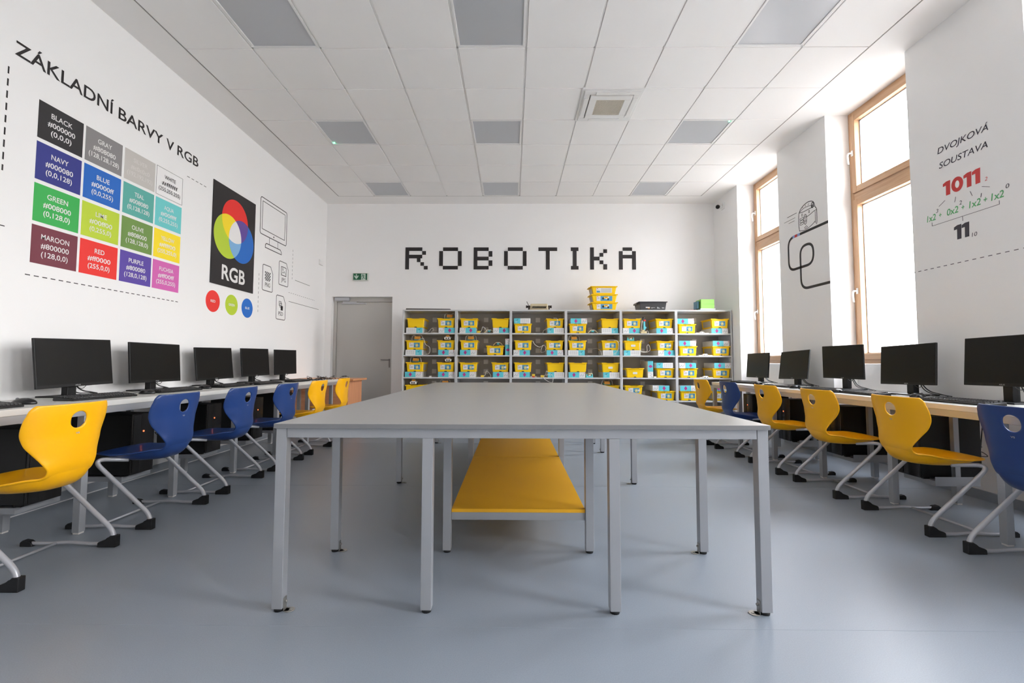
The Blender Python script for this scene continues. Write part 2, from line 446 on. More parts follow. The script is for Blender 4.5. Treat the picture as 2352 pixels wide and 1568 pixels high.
# ---- door in the back wall
root = bpy.data.objects.new('door_1', None); COL.objects.link(root); root['kind'] = 'structure'
root.location = (0, YB+DREC, 0)
mb = MB()
mb.box(DX0+.001, DX0+.052, -.03, .06, 0, DZ-.001, bev=.003); mb.box(DX1-.02, DX1-.001, -.03, .06, 0, DZ-.001, bev=.003)
mb.box(DX0+.052, DX1-.02, -.0299, .0599, DZ-.075, DZ-.001, bev=.003)
mb.build('door_frame', m_door, root)
mb = MB(); mb.box(DX0+.055, DX1-.022, -.012, .04, .006, DZ-.078, bev=.002)
leaf = mb.build('door_leaf', m_door, root)
mb = MB(); mb.box(DX1-.078, DX1-.052, -.020, -.011, .91, 1.06, bev=.003)
mb.tube(fillet([(DX1-.065, -.018, 1.04), (DX1-.065, -.065, 1.04), (DX1-.20, -.065, 1.04)], .02), .009, n=8)
mb.cyl((DX1-.065, -.012, .945), (DX1-.065, -.026, .945), .012)
mb.build('door_handle', M('dark_steel', S(132, 128, 125), .35, metal=.5), leaf)
mb = MB(); mb.box(DX0+.03, DX0+.285, -.085, -.031, DZ-.062, DZ-.006, bev=.004)
mb.build('door_closer', m_alu, root)
mb = MB(); mb.box(DX0+.13, DX0+.56, -.036, -.013, DZ-.118, DZ-.094, bev=.002)
mb.box(DX0+.16, DX0+.40, -.045, -.037, DZ-.110, DZ-.075)
mb.build('closer_arm', m_alu, root)
mb = MB(); mb.box(DX0, DX1, .04, .30, 0, .004); struct(mb, 'trim_3', m_door)
mb = MB(); mb.box(DX0-.2, DX1+.2, .2, .24, 0, DZ+.1); o = struct(mb, 'wall_corridor', m_wall); o.location = (0, YB+DREC, 0)

# ================================================================== CEILING FITTINGS
m_diff = M('light_diffuser', S(184, 186, 190), .34, spec=1.0)
m_lframe = M('light_frame', (.78, .77, .76), .5)
colname = {1: 'left', 4: 'middle', 8: 'window-side'}
rowname = {-1: 'nearest', 2: 'second', 5: 'farthest'}
proto = None
for (c, r) in LIGHTS:
    x0, x1, y0, y1 = cell(c, r)
    lab = 'square grey light panel in the ceiling, %s column, %s row' % (colname[c], rowname[r])
    if proto is None:
        t = thing('ceiling_light', lab, 'ceiling light', ((x0+x1)/2, (y0+y1)/2, H+.018), 0, 'square ceiling light panels')
        mb = MB(); q = .291; g = .272
        for a0, a1, b0, b1 in ((-q, q, -q, -g), (-q, q, g, q), (-q, -g, -g, g), (g, q, -g, g)): mb.box(a0, a1, b0, b1, -.022, .0, bev=.0015, seg=1)
        mb.build('light_frame', m_lframe, t)
        mb = MB(); mb.box(-g, g, -g, g, -.014, -.004); mb.build('light_diffuser', m_diff, t)
        proto = t
    else: t = dup(proto, ((x0+x1)/2, (y0+y1)/2, H+.018), 0, lab)
    if (c, r) in ((1, 2), (8, 2)):
        mb = MB(); s = -1 if c == 1 else 1
        yl = -.25 if c == 8 else .25; mb.cyl((s*.255, yl, -.0135), (s*.255, yl, -.019), .008)
        mb.build('indicator_lamp', m_green_led, t)
# air conditioner cassette
x0, x1, y0, y1 = cell(*ACC); cx, cy = (x0+x1)/2, (y0+y1)/2
t = thing('air_conditioner', 'white square air conditioner cassette with grille set in the ceiling', 'air conditioner', (cx, cy, H-.004))
m_ac = M('ac_plastic', (.78, .77, .75), .5); m_dark = M('dark_gap', S(70, 64, 58), .7)
mb = MB()
o1, o2 = .31, .285
for a0, a1, b0, b1 in ((-o1, o1, -o1, -o2), (-o1, o1, o2, o1), (-o1, -o2, -o2, o2), (o2, o1, -o2, o2)): mb.box(a0, a1, b0, b1, -.012, .006, bev=.002, seg=1)
i1 = .215
for a0, a1, b0, b1 in ((-o2, o2, -o2, -i1-.008), (-o2, o2, i1+.008, o2), (-o2, -i1-.008, -i1-.008, i1+.008), (i1+.008, o2, -i1-.008, i1+.008)): mb.box(a0, a1, b0, b1, -.022, .004, bev=.002, seg=1)
mb.build('cassette_frame', m_ac, t)
mb = MB(); mb.box(-o2, o2, -o2, o2, .004, .008); mb.build('cassette_recess', m_dark, t)
for k in range(4):
    mb = MB(); mb.box(-.17, .17, -.275, -.228, -.030, -.0225, bev=.003)
    f_ = mb.build('air_flap', m_ac, t); f_.rotation_euler = (0, 0, k*PI/2)
mb = MB(); g = .145
for a0, a1, b0, b1 in ((-i1, i1, -i1, -g), (-i1, i1, g, i1), (-i1, -g, -g, g), (g, i1, -g, g)): mb.box(a0, a1, b0, b1, -.032, -.004, bev=.002, seg=1)
mb.build('intake_panel', m_ac, t)
mb = MB()
n = 26
for k in range(n): 
    xx = -g+(k+.5)*2*g/n; mb.box(xx-.0032, xx+.0032, -g, g, -.030, -.018)
for k in range(9):
    yy = -g+(k+.5)*2*g/9; mb.box(-g, g, yy-.0015, yy+.0015, -.0305, -.020)
mb.box(-g, g, -g, g, -.006, -.004, m=1)
mb.build('intake_grille', [M('grille_beige', S(214, 206, 192), .5), M('grille_dark', S(160, 148, 130), .7)], t)
# security camera high in the corner
t = thing('security_camera', 'small white security camera with dark lens high in the right corner', 'camera', (XR-.02, 7.50, 3.57))
mb = MB(); mb.box(-.002, .019, -.055, .055, -.05, .055, bev=.006); mb.build('wall_plate', m_handle, t)
mb = MB(); mb.tube([(.0, 0, .03), (-.03, -.02, .02), (-.055, -.03, 0)], .017, n=10); mb.cyl((-.03, -.0, -.005), (-.09, -.05, -.025), .034, .036, n=18); mb.build('camera_body', m_handle, t)
mb = MB(); mb.ball((-.10, -.058, -.028), .034); mb.build('lens_dome', m_screen, t)
# junction box on left wall
t = MB(); t.box(XL, XL+.022, 7.58, 7.725, 2.625, 2.71, bev=.005)
tag(t.build('wall_box', m_handle), 'small white plastic box on the left wall near the corner', 'wall box')

# ================================================================== WALL GRAPHICS
# emergency exit sign above the door
m_exitg = M('exit_green', S(18, 96, 62), .45); m_exitw = M('exit_white', S(196, 214, 202), .4)
t = thing('exit_sign', 'green and white emergency exit sign with arrow and running figure above the door', 'exit sign', (-2.607, YB, 2.462))
mb = MB(); mb.box(-.134, .134, -.045, 0, -.066, .066, bev=.006); mb.build('sign_housing', M('exit_housing', S(205, 208, 200), .4), t)
mb = MB(); fr = Frame((0, -.045, 0), (1, 0, 0), (0, 0, 1))
rect(mb, fr, -.118, .118, -.054, .056, 0, .0015); mb.build('green_panel', m_exitg, t)
mb = MB()
plate(mb, fr, [(-.073, .046), (-.058, .046), (-.058, .0), (-.036, .024), (-.030, .018), (-.030, .002), (-.0655, -.042), (-.101, .002), (-.101, .018), (-.095, .024), (-.073, .0)], .0016, .0026)
rect(mb, fr, .018, .092, -.054, .050, .0016, .0026)
mb.build('white_symbol', m_exitw, t)
mb = MB()
disc(mb, fr, .046, .036, .008, .0028, .0036, n=14)
for pts, w in (([(.047, .026), (.056, -.006)], .013), ([(.048, .024), (.033, .012), (.024, .0)], .006), ([(.05, .024), (.068, .018), (.078, .008)], .006), ([(.055, -.006), (.046, -.026), (.036, -.050)], .008), ([(.056, -.006), (.066, -.026), (.088, -.028)], .008)):
    stroke(mb, fr, pts, w, d0=.0028, d1=.0036)
mb.build('running_figure', m_exitg, t)

# ROBOTIKA pixel letters on the back wall
t = thing('wall_lettering', 'black pixel style lettering ROBOTIKA on the back wall', 'lettering', (0, YB, 0))
px0, pz1 = 931.5, 568.0
U = .0643                                                     # pixel module
def LX(cx): return -1.846+(cx-246)/3.459*(3.972/530.0)
Z1, Z0 = 2.982, 2.598
v = (Z1-Z0)/5.95
def lt(rects, x):
    mb = MB()
    for a0, a1, b0, b1 in rects: rect(mb, BW, x+a0*v, x+a1*v, Z1-b1*v, Z1-b0*v, .0, .006)
    o = mb.build('letter', m_black, t); o.location = (0, -YB, 0)
LET = {
 'R': [(0, 1, 0, 5.95), (1, 4.5, 0, .95), (4.5, 5.5, 1, 2), (1, 4.5, 2, 2.95), (3.1, 4.05, 2.95, 3.95), (4.05, 5, 4, 4.95), (5, 6, 5, 5.95)],
 'O': [(1, 5, 0, .95), (0, 1, 1, 5), (5, 6, 1, 5), (1, 5, 5, 5.95)],
 'B': [(0, 1, 0, 5.95), (1, 4, 0, .95), (1, 4, 2.5, 3.5), (1, 4, 5, 5.95), (4, 5, 1, 2.5), (4, 5, 3.5, 5)],
 'T': [(0, 5, 0, .95), (2, 3, .95, 5.95)],
 'I': [(0, 2, 0, .95), (.5, 1.5, .95, 5), (0, 2, 5, 5.95)],
 'K': [(0, 1, 0, 5.95), (1, 2.5, 2.5, 3.5), (2.5, 3.5, 1.5, 2.5), (3.5, 4.5, .5, 1.5), (2.5, 3.5, 3.5, 4.5), (3.5, 4.5, 4.5, 5.95)],
 'A': [(1, 3.5, 0, .9), (0, 1, 1, 5.95), (3.5, 4.5, 1, 5.95), (1, 3.5, 2, 2.95)],
}
for ch, cx in (('R', 246), ('O', 516), ('B', 790), ('O', 1032), ('T', 1305), ('I', 1563), ('K', 1715), ('A', 1943)): lt(LET[ch], LX(cx))

# heading on the left wall
t = thing('wall_lettering', 'black heading ZÁKLADNÍ BARVY V RGB high on the left wall', 'lettering', (XL, 0, 0))
fr = Frame((0, 0, 0), (0, 1, 0), (0, 0, 1))
for wd, a0, a1 in (('ZÁKLADNÍ', 2.856, 3.597), ('BARVY', 3.644, 4.125), ('V', 4.166, 4.262), ('RGB', 4.308, 4.606)):
    mb = MB(); text(mb, fr, wd, a0, a1, 2.983, .092, bold=.011, d=.0015); mb.build('word', m_black, t, recalc=False)

# sixteen colour tiles
TY = [3.024, 3.372, 3.724, 4.070]; TW = .327; TZ = [2.777, 2.491, 2.204, 1.919]; TH = .26
K_ = 1.12
tiles = [
 [('BLACK', '#000000', '(0,0,0)', (40, 38, 40)), ('GRAY', '#808080', '(128,128,128)', (130, 127, 128)), ('SILVER', '#c0c0c0', '(192,192,192)', (188, 184, 179)), ('WHITE', '#ffffff', '(255,255,255)', None)],
 [('NAVY', '#000080', '(0,0,128)', (44, 50, 128)), ('BLUE', '#0000ff', '(0,0,255)', (22, 98, 186)), ('TEAL', '#008080', '(0,128,128)', (86, 166, 156)), ('AQUA', '#00ffff', '(0,255,255)', (104, 196, 196))],
 [('GREEN', '#008000', '(0,128,0)', (52, 168, 78)), ('LIME', '#00ff00', '(0,255,0)', (182, 204, 52)), ('OLIVE', '#808000', '(128,128,0)', (108, 142, 70)), ('YELLOW', '#ffff00', '(255,255,0)', (244, 216, 34))],
 [('MAROON', '#800000', '(128,0,0)', (112, 48, 62)), ('RED', '#ff0000', '(255,0,0)', (228, 46, 40)), ('PURPLE', '#800080', '(128,0,128)', (86, 66, 156)), ('FUCHSIA', '#ff00ff', '(255,0,255)', (204, 96, 170))]]
m_tw = M('tile_text', (.80, .79, .78), .6)
for r in range(4):
    for c in range(4):
        nm, hx, rg, colr = tiles[r][c]; y0 = TY[c]; z1 = TZ[r]
        t = thing('colour_tile', '%s colour tile with its code on the left wall' % {'GRAY': 'mid grey', 'SILVER': 'pale silver', 'NAVY': 'dark navy', 'LIME': 'lime green', 'OLIVE': 'olive green', 'MAROON': 'dark maroon', 'FUCHSIA': 'pink fuchsia', 'AQUA': 'light aqua', 'TEAL': 'teal', 'WHITE': 'thinly outlined white'}.get(nm, nm.lower()), 'wall tile', (XL, y0+TW/2, z1-TH/2), 0, 'RGB colour tiles on the left wall')
        mb = MB(); fr = Frame((0, 0, 0), (0, 1, 0), (0, 0, 1))
        if colr is None:
            stroke(mb, fr, [(-TW/2, -TH/2), (TW/2, -TH/2), (TW/2, TH/2), (-TW/2, TH/2)], .003, True, 0, .001)
            mb.build('outline', M('thin_grey_line', S(90, 88, 88), .6), t); tm = m_black
        else:
            rect(mb, fr, -TW/2, TW/2, -TH/2, TH/2, 0, .0015)
            mb.build('colour_field', M('tile_'+nm.lower(), S(*colr, K_), .55), t)
            tm = m_tw if nm != 'SILVER' else M('silver_text', S(204, 200, 196, 1.1), .6)
        wn_ = {'BLACK': .155, 'GRAY': .125, 'SILVER': .15, 'WHITE': .14, 'NAVY': .125, 'BLUE': .115, 'TEAL': .10, 'AQUA': .12, 'GREEN': .15, 'LIME': .10, 'OLIVE': .125, 'YELLOW': .165, 'MAROON': .20, 'RED': .085, 'PURPLE': .155, 'FUCHSIA': .175}[nm]
        wr = {7: .15, 9: .19, 11: .235, 13: .27}.get(len(rg), .17)
        bo = (.007 if 'M' in nm else .011) if nm != 'WHITE' else .002
        for part_, tx_, hw_, zb_ in (('colour_name', nm, wn_/2, .042), ('hex_code', hx, .10, -.020), ('rgb_code', rg, wr/2, -.078)):
            mb = MB(); text(mb, fr, tx_, -hw_, hw_, zb_, .035, bold=bo, d=.0024); mb.build(part_, tm, t, recalc=False)

# RGB poster with overlapping circles
t = thing('rgb_poster', 'tall black RGB poster with three overlapping coloured circles', 'poster', (XL, 5.255, 2.403))
fr = Frame((0, -5.255, -2.403), (0, 1, 0), (0, 0, 1))
mb = MB(); rect(mb, fr, 4.848, 5.662, 1.842, 2.964, .0015, .008); mb.build('poster_board', m_black, t)
R_ = .25
cr, cg, cb_ = (5.256, 2.617), (5.125, 2.412), (5.388, 2.412)
def circ_poly(cs, inside, n=240, lim=None):
    pass
def in_c(p, c): return (p[0]-c[0])**2+(p[1]-c[1])**2 <= R_*R_+1e-9
def region(include, others, mat, d):
    # boundary of intersection of circles by angular sampling around its centroid
    mb = MB()
    pts = []
    gx = [c[0] for c in include]; gy = [c[1] for c in include]
    cx, cy = sum(gx)/len(gx), sum(gy)/len(gy)
    for k in range(160):
        a = 2*PI*k/160; lo, hi = 0, .6
        for _ in range(30):
            mid = (lo+hi)/2; p = (cx+mid*math.cos(a), cy+mid*math.sin(a))
            if all(in_c(p, c) for c in include): lo = mid
            else: hi = mid
        pts.append((cx+lo*math.cos(a), cy+lo*math.sin(a)))
    plate(mb, fr, pts, .008, d)
    return mb
for nm, inc, colr, d in (('red_circle', [cr], (228, 40, 34), .0090), ('green_circle', [cg], (180, 204, 52), .0091), ('blue_circle', [cb_], (24, 102, 190), .0092),
                         ('yellow_overlap', [cr, cg], (246, 214, 30), .0100), ('purple_overlap', [cr, cb_], (92, 66, 146), .0101), ('light_blue_overlap', [cg, cb_], (122, 172, 214), .0102), ('white_overlap', [cr, cg, cb_], (226, 224, 224), .0112)):
    region(inc, None, None, d).build(nm, M('poster_'+nm, S(*colr, K_), .55), t)
mb = MB(); text(mb, fr, 'RGB', 5.034, 5.478, 1.917, .157, bold=.022, d=.0095); mb.build('poster_text', m_tw, t, recalc=False)
for nm, y, colr in (('RED', 4.916, (228, 50, 44)), ('GREEN', 5.248, (178, 202, 52)), ('BLUE', 5.561, (30, 104, 192))):
    t = thing('colour_disc', 'round %s disc on the left wall under the RGB poster' % nm.lower(), 'wall disc', (XL, y, 1.65), 0, 'colour discs under the poster')
    f2 = Frame((0, 0, 0), (0, 1, 0), (0, 0, 1))
    mb = MB(); disc(mb, f2, 0, 0, .117, 0, .0015); mb.build('disc_field', M('disc_'+nm.lower(), S(*colr, K_), .55), t)
    mb = MB(); w2 = {'RED': .04, 'GREEN': .058, 'BLUE': .044}[nm]; text(mb, f2, nm, -w2, w2, -.012, .026, bold=.02, d=.0024); mb.build('disc_text', m_tw, t, recalc=False)

# line drawings on the left wall
def rrect(a0, a1, b0, b1, r, n=5):
    out = []
    for cx, cy, s in ((a1-r, b1-r, 0), (a0+r, b1-r, 1), (a0+r, b0+r, 2), (a1-r, b0+r, 3)):
        for k in range(n+1):
            t_ = (s+k/n)*PI/2; out.append((cx+r*math.cos(t_), cy+r*math.sin(t_)))
    return out
def lwthing(name, label, cat, y, z, group=None):
    t = thing(name, label, cat, (XL, y, z), 0, group)
    return t, Frame((0, -y, -z), (0, 1, 0), (0, 0, 1))
t, fr = lwthing('monitor_drawing', 'black outline drawing of a computer monitor on the left wall', 'wall drawing', 6.13, 2.8)
mb = MB(); W_ = .010
stroke(mb, fr, rrect(5.787, 6.473, 2.643, 3.120, .03), W_, True); stroke(mb, fr, rrect(5.835, 6.422, 2.713, 3.075, .006, 2), W_*.8, True)
disc(mb, fr, 6.13, 2.678, .011, 0, .0012, n=16)
stroke(mb, fr, [(6.02, 2.642), (6.02, 2.545)], W_*.6); stroke(mb, fr, [(6.244, 2.642), (6.244, 2.545)], W_*.6)
stroke(mb, fr, [(5.95, 2.548), (6.315, 2.548), (6.34, 2.52), (6.345, 2.49), (5.922, 2.49), (5.925, 2.525)], W_, True)
mb.build('outline', m_black, t)
def file_outline(mb, fr, a0, a1, b0, b1):
    r = .025; c = .055; pts = []
    q = rrect(a0, a1, b0, b1, r, 4)
    pts = [p for p in q if not (p[0] > a1-c-.001 and p[1] > b1-.08)]
    # corner cut at the upper right
    ins = [(a1, b1-.085), (a1-.012, b1-.075), (a1-c, b1-.006), (a1-c-.014, b1)]
    q2 = [p for k, p in enumerate(q) if k > 4]
    stroke(mb, fr, ins+q2, .0085, True)
for nm, a0, a1, b0, b1, lab in (('PNG', 5.880, 6.134, 1.928, 2.262, 'file icon drawing marked PNG with checker pattern'), ('JPG', 6.295, 6.556, 2.070, 2.398, 'file icon drawing marked JPG with picture symbol'), ('PSD', 6.246, 6.497, 1.588, 1.916, 'file icon drawing marked PSD with stacked squares')):
    cy_, cz_ = (a0+a1)/2, (b0+b1)/2
    t, fr = lwthing('file_icon_drawing', lab+' on the left wall', 'wall drawing', cy_, cz_, 'file icon drawings on the left wall')
    mb = MB(); file_outline(mb, fr, a0, a1, b0, b1); mb.build('outline', m_black, t)
    mb = MB(); text(mb, fr, nm, cy_-.062, cy_+.062, b0+.055, .052, d=.0015); mb.build('icon_text', m_black, t, recalc=False)
    mb = MB()
    if nm == 'PNG':
        s = .0195
        for i in range(7):
            for j in range(6):
                if (i+j) % 2 == 0: rect(mb, fr, cy_-.068+i*s, cy_-.068+(i+1)*s, cz_+.085-(j+1)*s*1.02, cz_+.085-j*s*1.02, 0, .0012)
    elif nm == 'JPG':
        stroke(mb, fr, [(cy_-.068, cz_-.022), (cy_+.068, cz_-.022), (cy_+.068, cz_+.095), (cy_-.068, cz_+.095)], .009, True)
        stroke(mb, fr, [(cy_-.025+.014*math.cos(k*PI/6), cz_+.062+.014*math.sin(k*PI/6)) for k in range(12)], .005, True)
        stroke(mb, fr, [(cy_-.055, cz_-.005), (cy_-.02, cz_+.03), (cy_, cz_+.012), (cy_+.022, cz_+.04), (cy_+.055, cz_-.003)], .005)
    else:
        for k in (0, 1): stroke(mb, fr, [(cy_-.05+k*.022, cz_+.03-k*.022), (cy_+.005+k*.022, cz_+.03-k*.022), (cy_+.005+k*.022, cz_+.085-k*.022), (cy_-.05+k*.022, cz_+.085-k*.022)], .007, True)
        rect(mb, fr, cy_+.0, cy_+.058, cz_-.035, cz_+.028, 0, .0014)
    mb.build('icon_symbol', m_black, t)
def line_thing(label, p, q, fr0, dash=None, w=.004, mat=None, name='wall_line', cat='wall line'):
    c = ((p[0]+q[0])/2, (p[1]+q[1])/2)
    loc = fr0.p(c[0], c[1]); fr = Frame(fr0.p(0, 0)-loc, fr0.r, fr0.u)
    if dash:
        root = bpy.data.objects.new(name, None); COL.objects.link(root); root.location = loc
        a_ = Vector(p); b_ = Vector(q); L = (b_-a_).length; tt = (b_-a_)/L; x = 0
        while x < L-dash[0]*.3:
            mb = MB(); stroke(mb, fr, [a_+tt*x, a_+tt*min(x+dash[0], L)], w); mb.build('dash', mat or m_black, root); x += dash[0]+dash[1]
        return tag(root, label, cat)
    t = MB(); stroke(t, fr, [p, q], w)
    o = t.build(name, mat or m_black); o.location = loc
    return tag(o, label, cat)
m_lg = M('grey_vinyl', S(96, 92, 92), .6)
line_thing('vertical dashed line left of the colour tiles', (2.827, 2.878), (2.827, 2.20), LW, (.047, .033), .009, name='dashed_line')
line_thing('short horizontal dash low left of the maroon tile', (2.70, 1.852), (2.868, 1.852), LW, (.06, .04), .006, name='dashed_line')
line_thing('long horizontal dashed line under the colour tiles', (2.999, 1.572), (4.403, 1.572), LW, (.032, .025), .006, name='dashed_line')
line_thing('short dashed line between white tile and RGB poster', (4.455, 2.831), (4.756, 2.831), LW, (.036, .026), .006, m_lg, name='dashed_line')
line_thing('vertical dashed line left of the PNG icon', (5.797, 2.124), (5.797, 1.60), LW, (.03, .028), .005, m_lg, name='dashed_line')
line_thing('vertical dashed line right of the monitor drawing', (6.678, 2.643), (6.678, 2.206), LW, (.03, .028), .005, m_lg, name='dashed_line')
line_thing('fine dotted horizontal line right of the JPG icon', (6.584, 2.0), (7.455, 2.0), LW, (.03, .036), .005, m_lg, name='dashed_line')
line_thing('short solid line right of the JPG icon', (6.769, 2.209), (7.270, 2.209), LW, None, .006, m_lg)
line_thing('long solid line right of the PSD icon', (6.592, 1.871), (7.625, 1.871), LW, None, .006, m_lg)

# right wall: binary number lesson on the near pier
FRR = RW
def rwt(name, label, y, z, cat='lettering'):
    t = thing(name, label, cat, (XR, y, z)); return t, Frame((0, -y, -z), (0, -1, 0), (0, 0, 1))
m_ink = M('dark_ink', S(64, 62, 72), .6); m_inkr = M('red_ink', S(205, 62, 62), .6); m_inkg = M('green_ink', S(92, 176, 112), .6)
t, fr = rwt('binary_diagram', 'binary number wall diagram 1011 equals 11 on the near right pier', 3.52, 2.35)
for wd, a0, a1, z in (('DVOJKOVÁ', -3.716, -3.312, 2.700), ('SOUSTAVA', -3.708, -3.322, 2.576)):
    mb = MB(); text(mb, fr, wd, a0, a1, z, .048, bold=.004, shear=.2, d=.0015); mb.build('heading_word', m_ink, t, recalc=False)
def one(a0, a1, z0, h, mat):
    mb = MB(); w = a1-a0; sh = .03
    plate(mb, fr, [(a0+w*.40, z0), (a1-w*.02, z0), (a1+w*.06, z0+h), (a0+w*.50, z0+h), (a0+w*.02, z0+h*.90), (a0+w*.0, z0+h*.70), (a0+w*.44, z0+h*.72)], 0, .0015)
    mb.build('numeral', mat, t)
def zero(a0, a1, z0, h, mat):
    mb = MB(); c = (a0+a1)/2; w = (a1-a0)/2; n = 36
    o1 = [(c+w*math.cos(2*PI*k/n), z0+h/2+h*.52*math.sin(2*PI*k/n)) for k in range(n)]; i1 = [(c+w*.38*math.cos(2*PI*k/n), z0+h/2+h*.26*math.sin(2*PI*k/n)) for k in range(n)]
    for k in range(n): j = (k+1) % n; plate(mb, fr, [o1[k], o1[j], i1[j], i1[k]], 0, .0015)
    mb.build('numeral', mat, t)
one(-3.683, -3.624, 2.338, .112, m_inkr); zero(-3.612, -3.518, 2.338, .112, m_inkr); one(-3.513, -3.455, 2.338, .112, m_inkr); one(-3.448, -3.389, 2.338, .112, m_inkr)
mb = MB(); text(mb, fr, '2', -3.357, -3.337, 2.335, .026, shear=.2, d=.0015); mb.build('subscript', m_inkr, t, recalc=False)
for s_, a0, a1 in (('1x2', -3.838, -3.757), ('+', -3.728, -3.706), ('0x2', -3.660, -3.566), ('+', -3.540, -3.517), ('1x2', -3.482, -3.394), ('+', -3.372, -3.346), ('1x2', -3.320, -3.232)):
    mb = MB(); text(mb, fr, s_, a0, a1, 2.174 if s_ != '+' else 2.178, .050 if s_ != '+' else .042, shear=.15, bold=.012, d=.0015); mb.build('sum_term' if s_ != '+' else 'plus_sign', m_inkg, t, recalc=False)
for s_, a0, a1 in (('3', -3.752, -3.732), ('2', -3.556, -3.535), ('1', -3.394, -3.382), ('0', -3.218, -3.194)):
    mb = MB(); text(mb, fr, s_, a0, a1, 2.226, .030, shear=.15, d=.0015); mb.build('exponent', m_ink, t, recalc=False)
one(-3.609, -3.552, 1.963, .112, m_ink); one(-3.547, -3.491, 1.963, .112, m_ink)
mb = MB(); text(mb, fr, '10', -3.472, -3.431, 1.952, .030, shear=.15, d=.0015); mb.build('subscript', m_ink, t, recalc=False)
mb = MB()
for p, q in (((-3.672, 2.303), (-3.726, 2.272)), ((-3.582, 2.300), (-3.593, 2.261)), ((-3.468, 2.301), (-3.454, 2.262)), ((-3.380, 2.303), (-3.325, 2.280)), ((-3.793, 2.160), (-3.793, 2.131)), ((-3.793, 2.131), (-3.266, 2.131)), ((-3.266, 2.131), (-3.266, 2.159)), ((-3.536, 2.129), (-3.536, 2.095))): stroke(mb, fr, [p, q], .0028)
mb.build('connector_lines', m_ink, t)
line_thing('horizontal dashed line under the binary diagram on the right wall', (-4.0, 1.781), (-2.99, 1.781), RW, (.028, .030), .005, m_ink, name='dashed_line')
# line-follower track and little robot on the middle pier
t, fr = rwt('robot_drawing', 'line drawing of a small robot on a thick black looping track', 5.4, 2.3, 'wall drawing')
def smooth(pts, n=6): return [(p.x, p.y) for p in crom([(a, b, 0) for a, b in pts], n)]
mb = MB(); tw = .030
pth = fillet([(-4.965, 2.553, 0), (-5.768, 2.553, 0), (-5.768, 2.150, 0), (-5.295, 2.150, 0), (-5.295, 2.397, 0), (-5.535, 2.397, 0), (-5.535, 1.884, 0), (-4.965, 1.884, 0)], [0, .12, .12, .12, .115, .115, .13, 0], 9)
pp = [(p.x, p.y) for p in pth]
pp = [(max(-5.955, min(-5.0315, a)), b) for a, b in pp]
stroke(mb, fr, pp, tw); mb.build('track_line', m_black, t)
mb = MB(); rect(mb, fr, -5.675, -5.530, 2.537, 2.569, .0012, .0018, 0); rect(mb, fr, -5.631, -5.581, 2.5365, 2.5695, .0018, .0022, 1)
mb.build('colour_code', [M('pale_blue_ink', S(140, 165, 215), .6), m_inkr], t)
mb = MB(); lw = .0066
body = smooth([(-5.536, 2.590), (-5.545, 2.70), (-5.532, 2.81), (-5.47, 2.865), (-5.36, 2.888), (-5.27, 2.86), (-5.238, 2.79), (-5.215, 2.75), (-5.215, 2.62), (-5.225, 2.585)], 5)
stroke(mb, fr, body, lw*1.3); stroke(mb, fr, smooth([(-5.536, 2.592), (-5.46, 2.578), (-5.38, 2.58), (-5.30, 2.60), (-5.245, 2.625)], 4), lw)
stroke(mb, fr, smooth([(-5.532, 2.81), (-5.46, 2.80), (-5.37, 2.80), (-5.29, 2.80), (-5.24, 2.80)], 3), lw); stroke(mb, fr, smooth([(-5.53, 2.815), (-5.44, 2.84), (-5.34, 2.835), (-5.26, 2.815)], 3), lw*.8)
stroke(mb, fr, smooth([(-5.40, 2.72), (-5.33, 2.73), (-5.27, 2.745), (-5.222, 2.75)], 3), lw); stroke(mb, fr, [(-5.24, 2.74), (-5.242, 2.60)], lw)
for k in range(3): stroke(mb, fr, rrect(-5.52, -5.455, 2.655+k*.030, 2.676+k*.030, .007, 2), lw*.8, True)
stroke(mb, fr, [(-5.42+.028*math.cos(a_*PI/8), 2.70+.060*math.sin(a_*PI/8)) for a_ in range(16)], lw, True)
for dz in (.025, -.02): stroke(mb, fr, [(-5.42+.013*math.cos(a_*PI/5), 2.70+dz+.014*math.sin(a_*PI/5)) for a_ in range(10)], lw*.8, True)
stroke(mb, fr, [(-5.285+.02*math.cos(a_*PI/6), 2.825+.03*math.sin(a_*PI/6)) for a_ in range(12)], lw*1.5, True)
stroke(mb, fr, [(-5.285+.010*math.cos(a_*PI/6), 2.815+.014*math.sin(a_*PI/6)) for a_ in range(12)], lw*1.2, True)
for p, q in (((-5.46, 2.853), (-5.475, 2.865)), ((-5.41, 2.85), (-5.41, 2.872)), ((-5.36, 2.85), (-5.35, 2.868))): stroke(mb, fr, [p, q], lw*.7)
for yy in (-5.485, -5.355): stroke(mb, fr, rrect(yy, yy+.016, 2.755, 2.783, .004, 2), lw*.7, True)
stroke(mb, fr, smooth([(-5.44, 2.60), (-5.41, 2.618), (-5.385, 2.60), (-5.415, 2.59)], 3), lw*.8, True)
mb.build('robot_outline', m_black, t)
mb = MB(); stroke(mb, fr, [(-5.774, 2.829), (-5.581, 2.830)], .006); stroke(mb, fr, [(-5.838, 2.781), (-5.612, 2.781)], .004); stroke(mb, fr, [(-5.747, 2.747), (-5.628, 2.748)], .004)
mb.build('speed_lines', m_black, t)

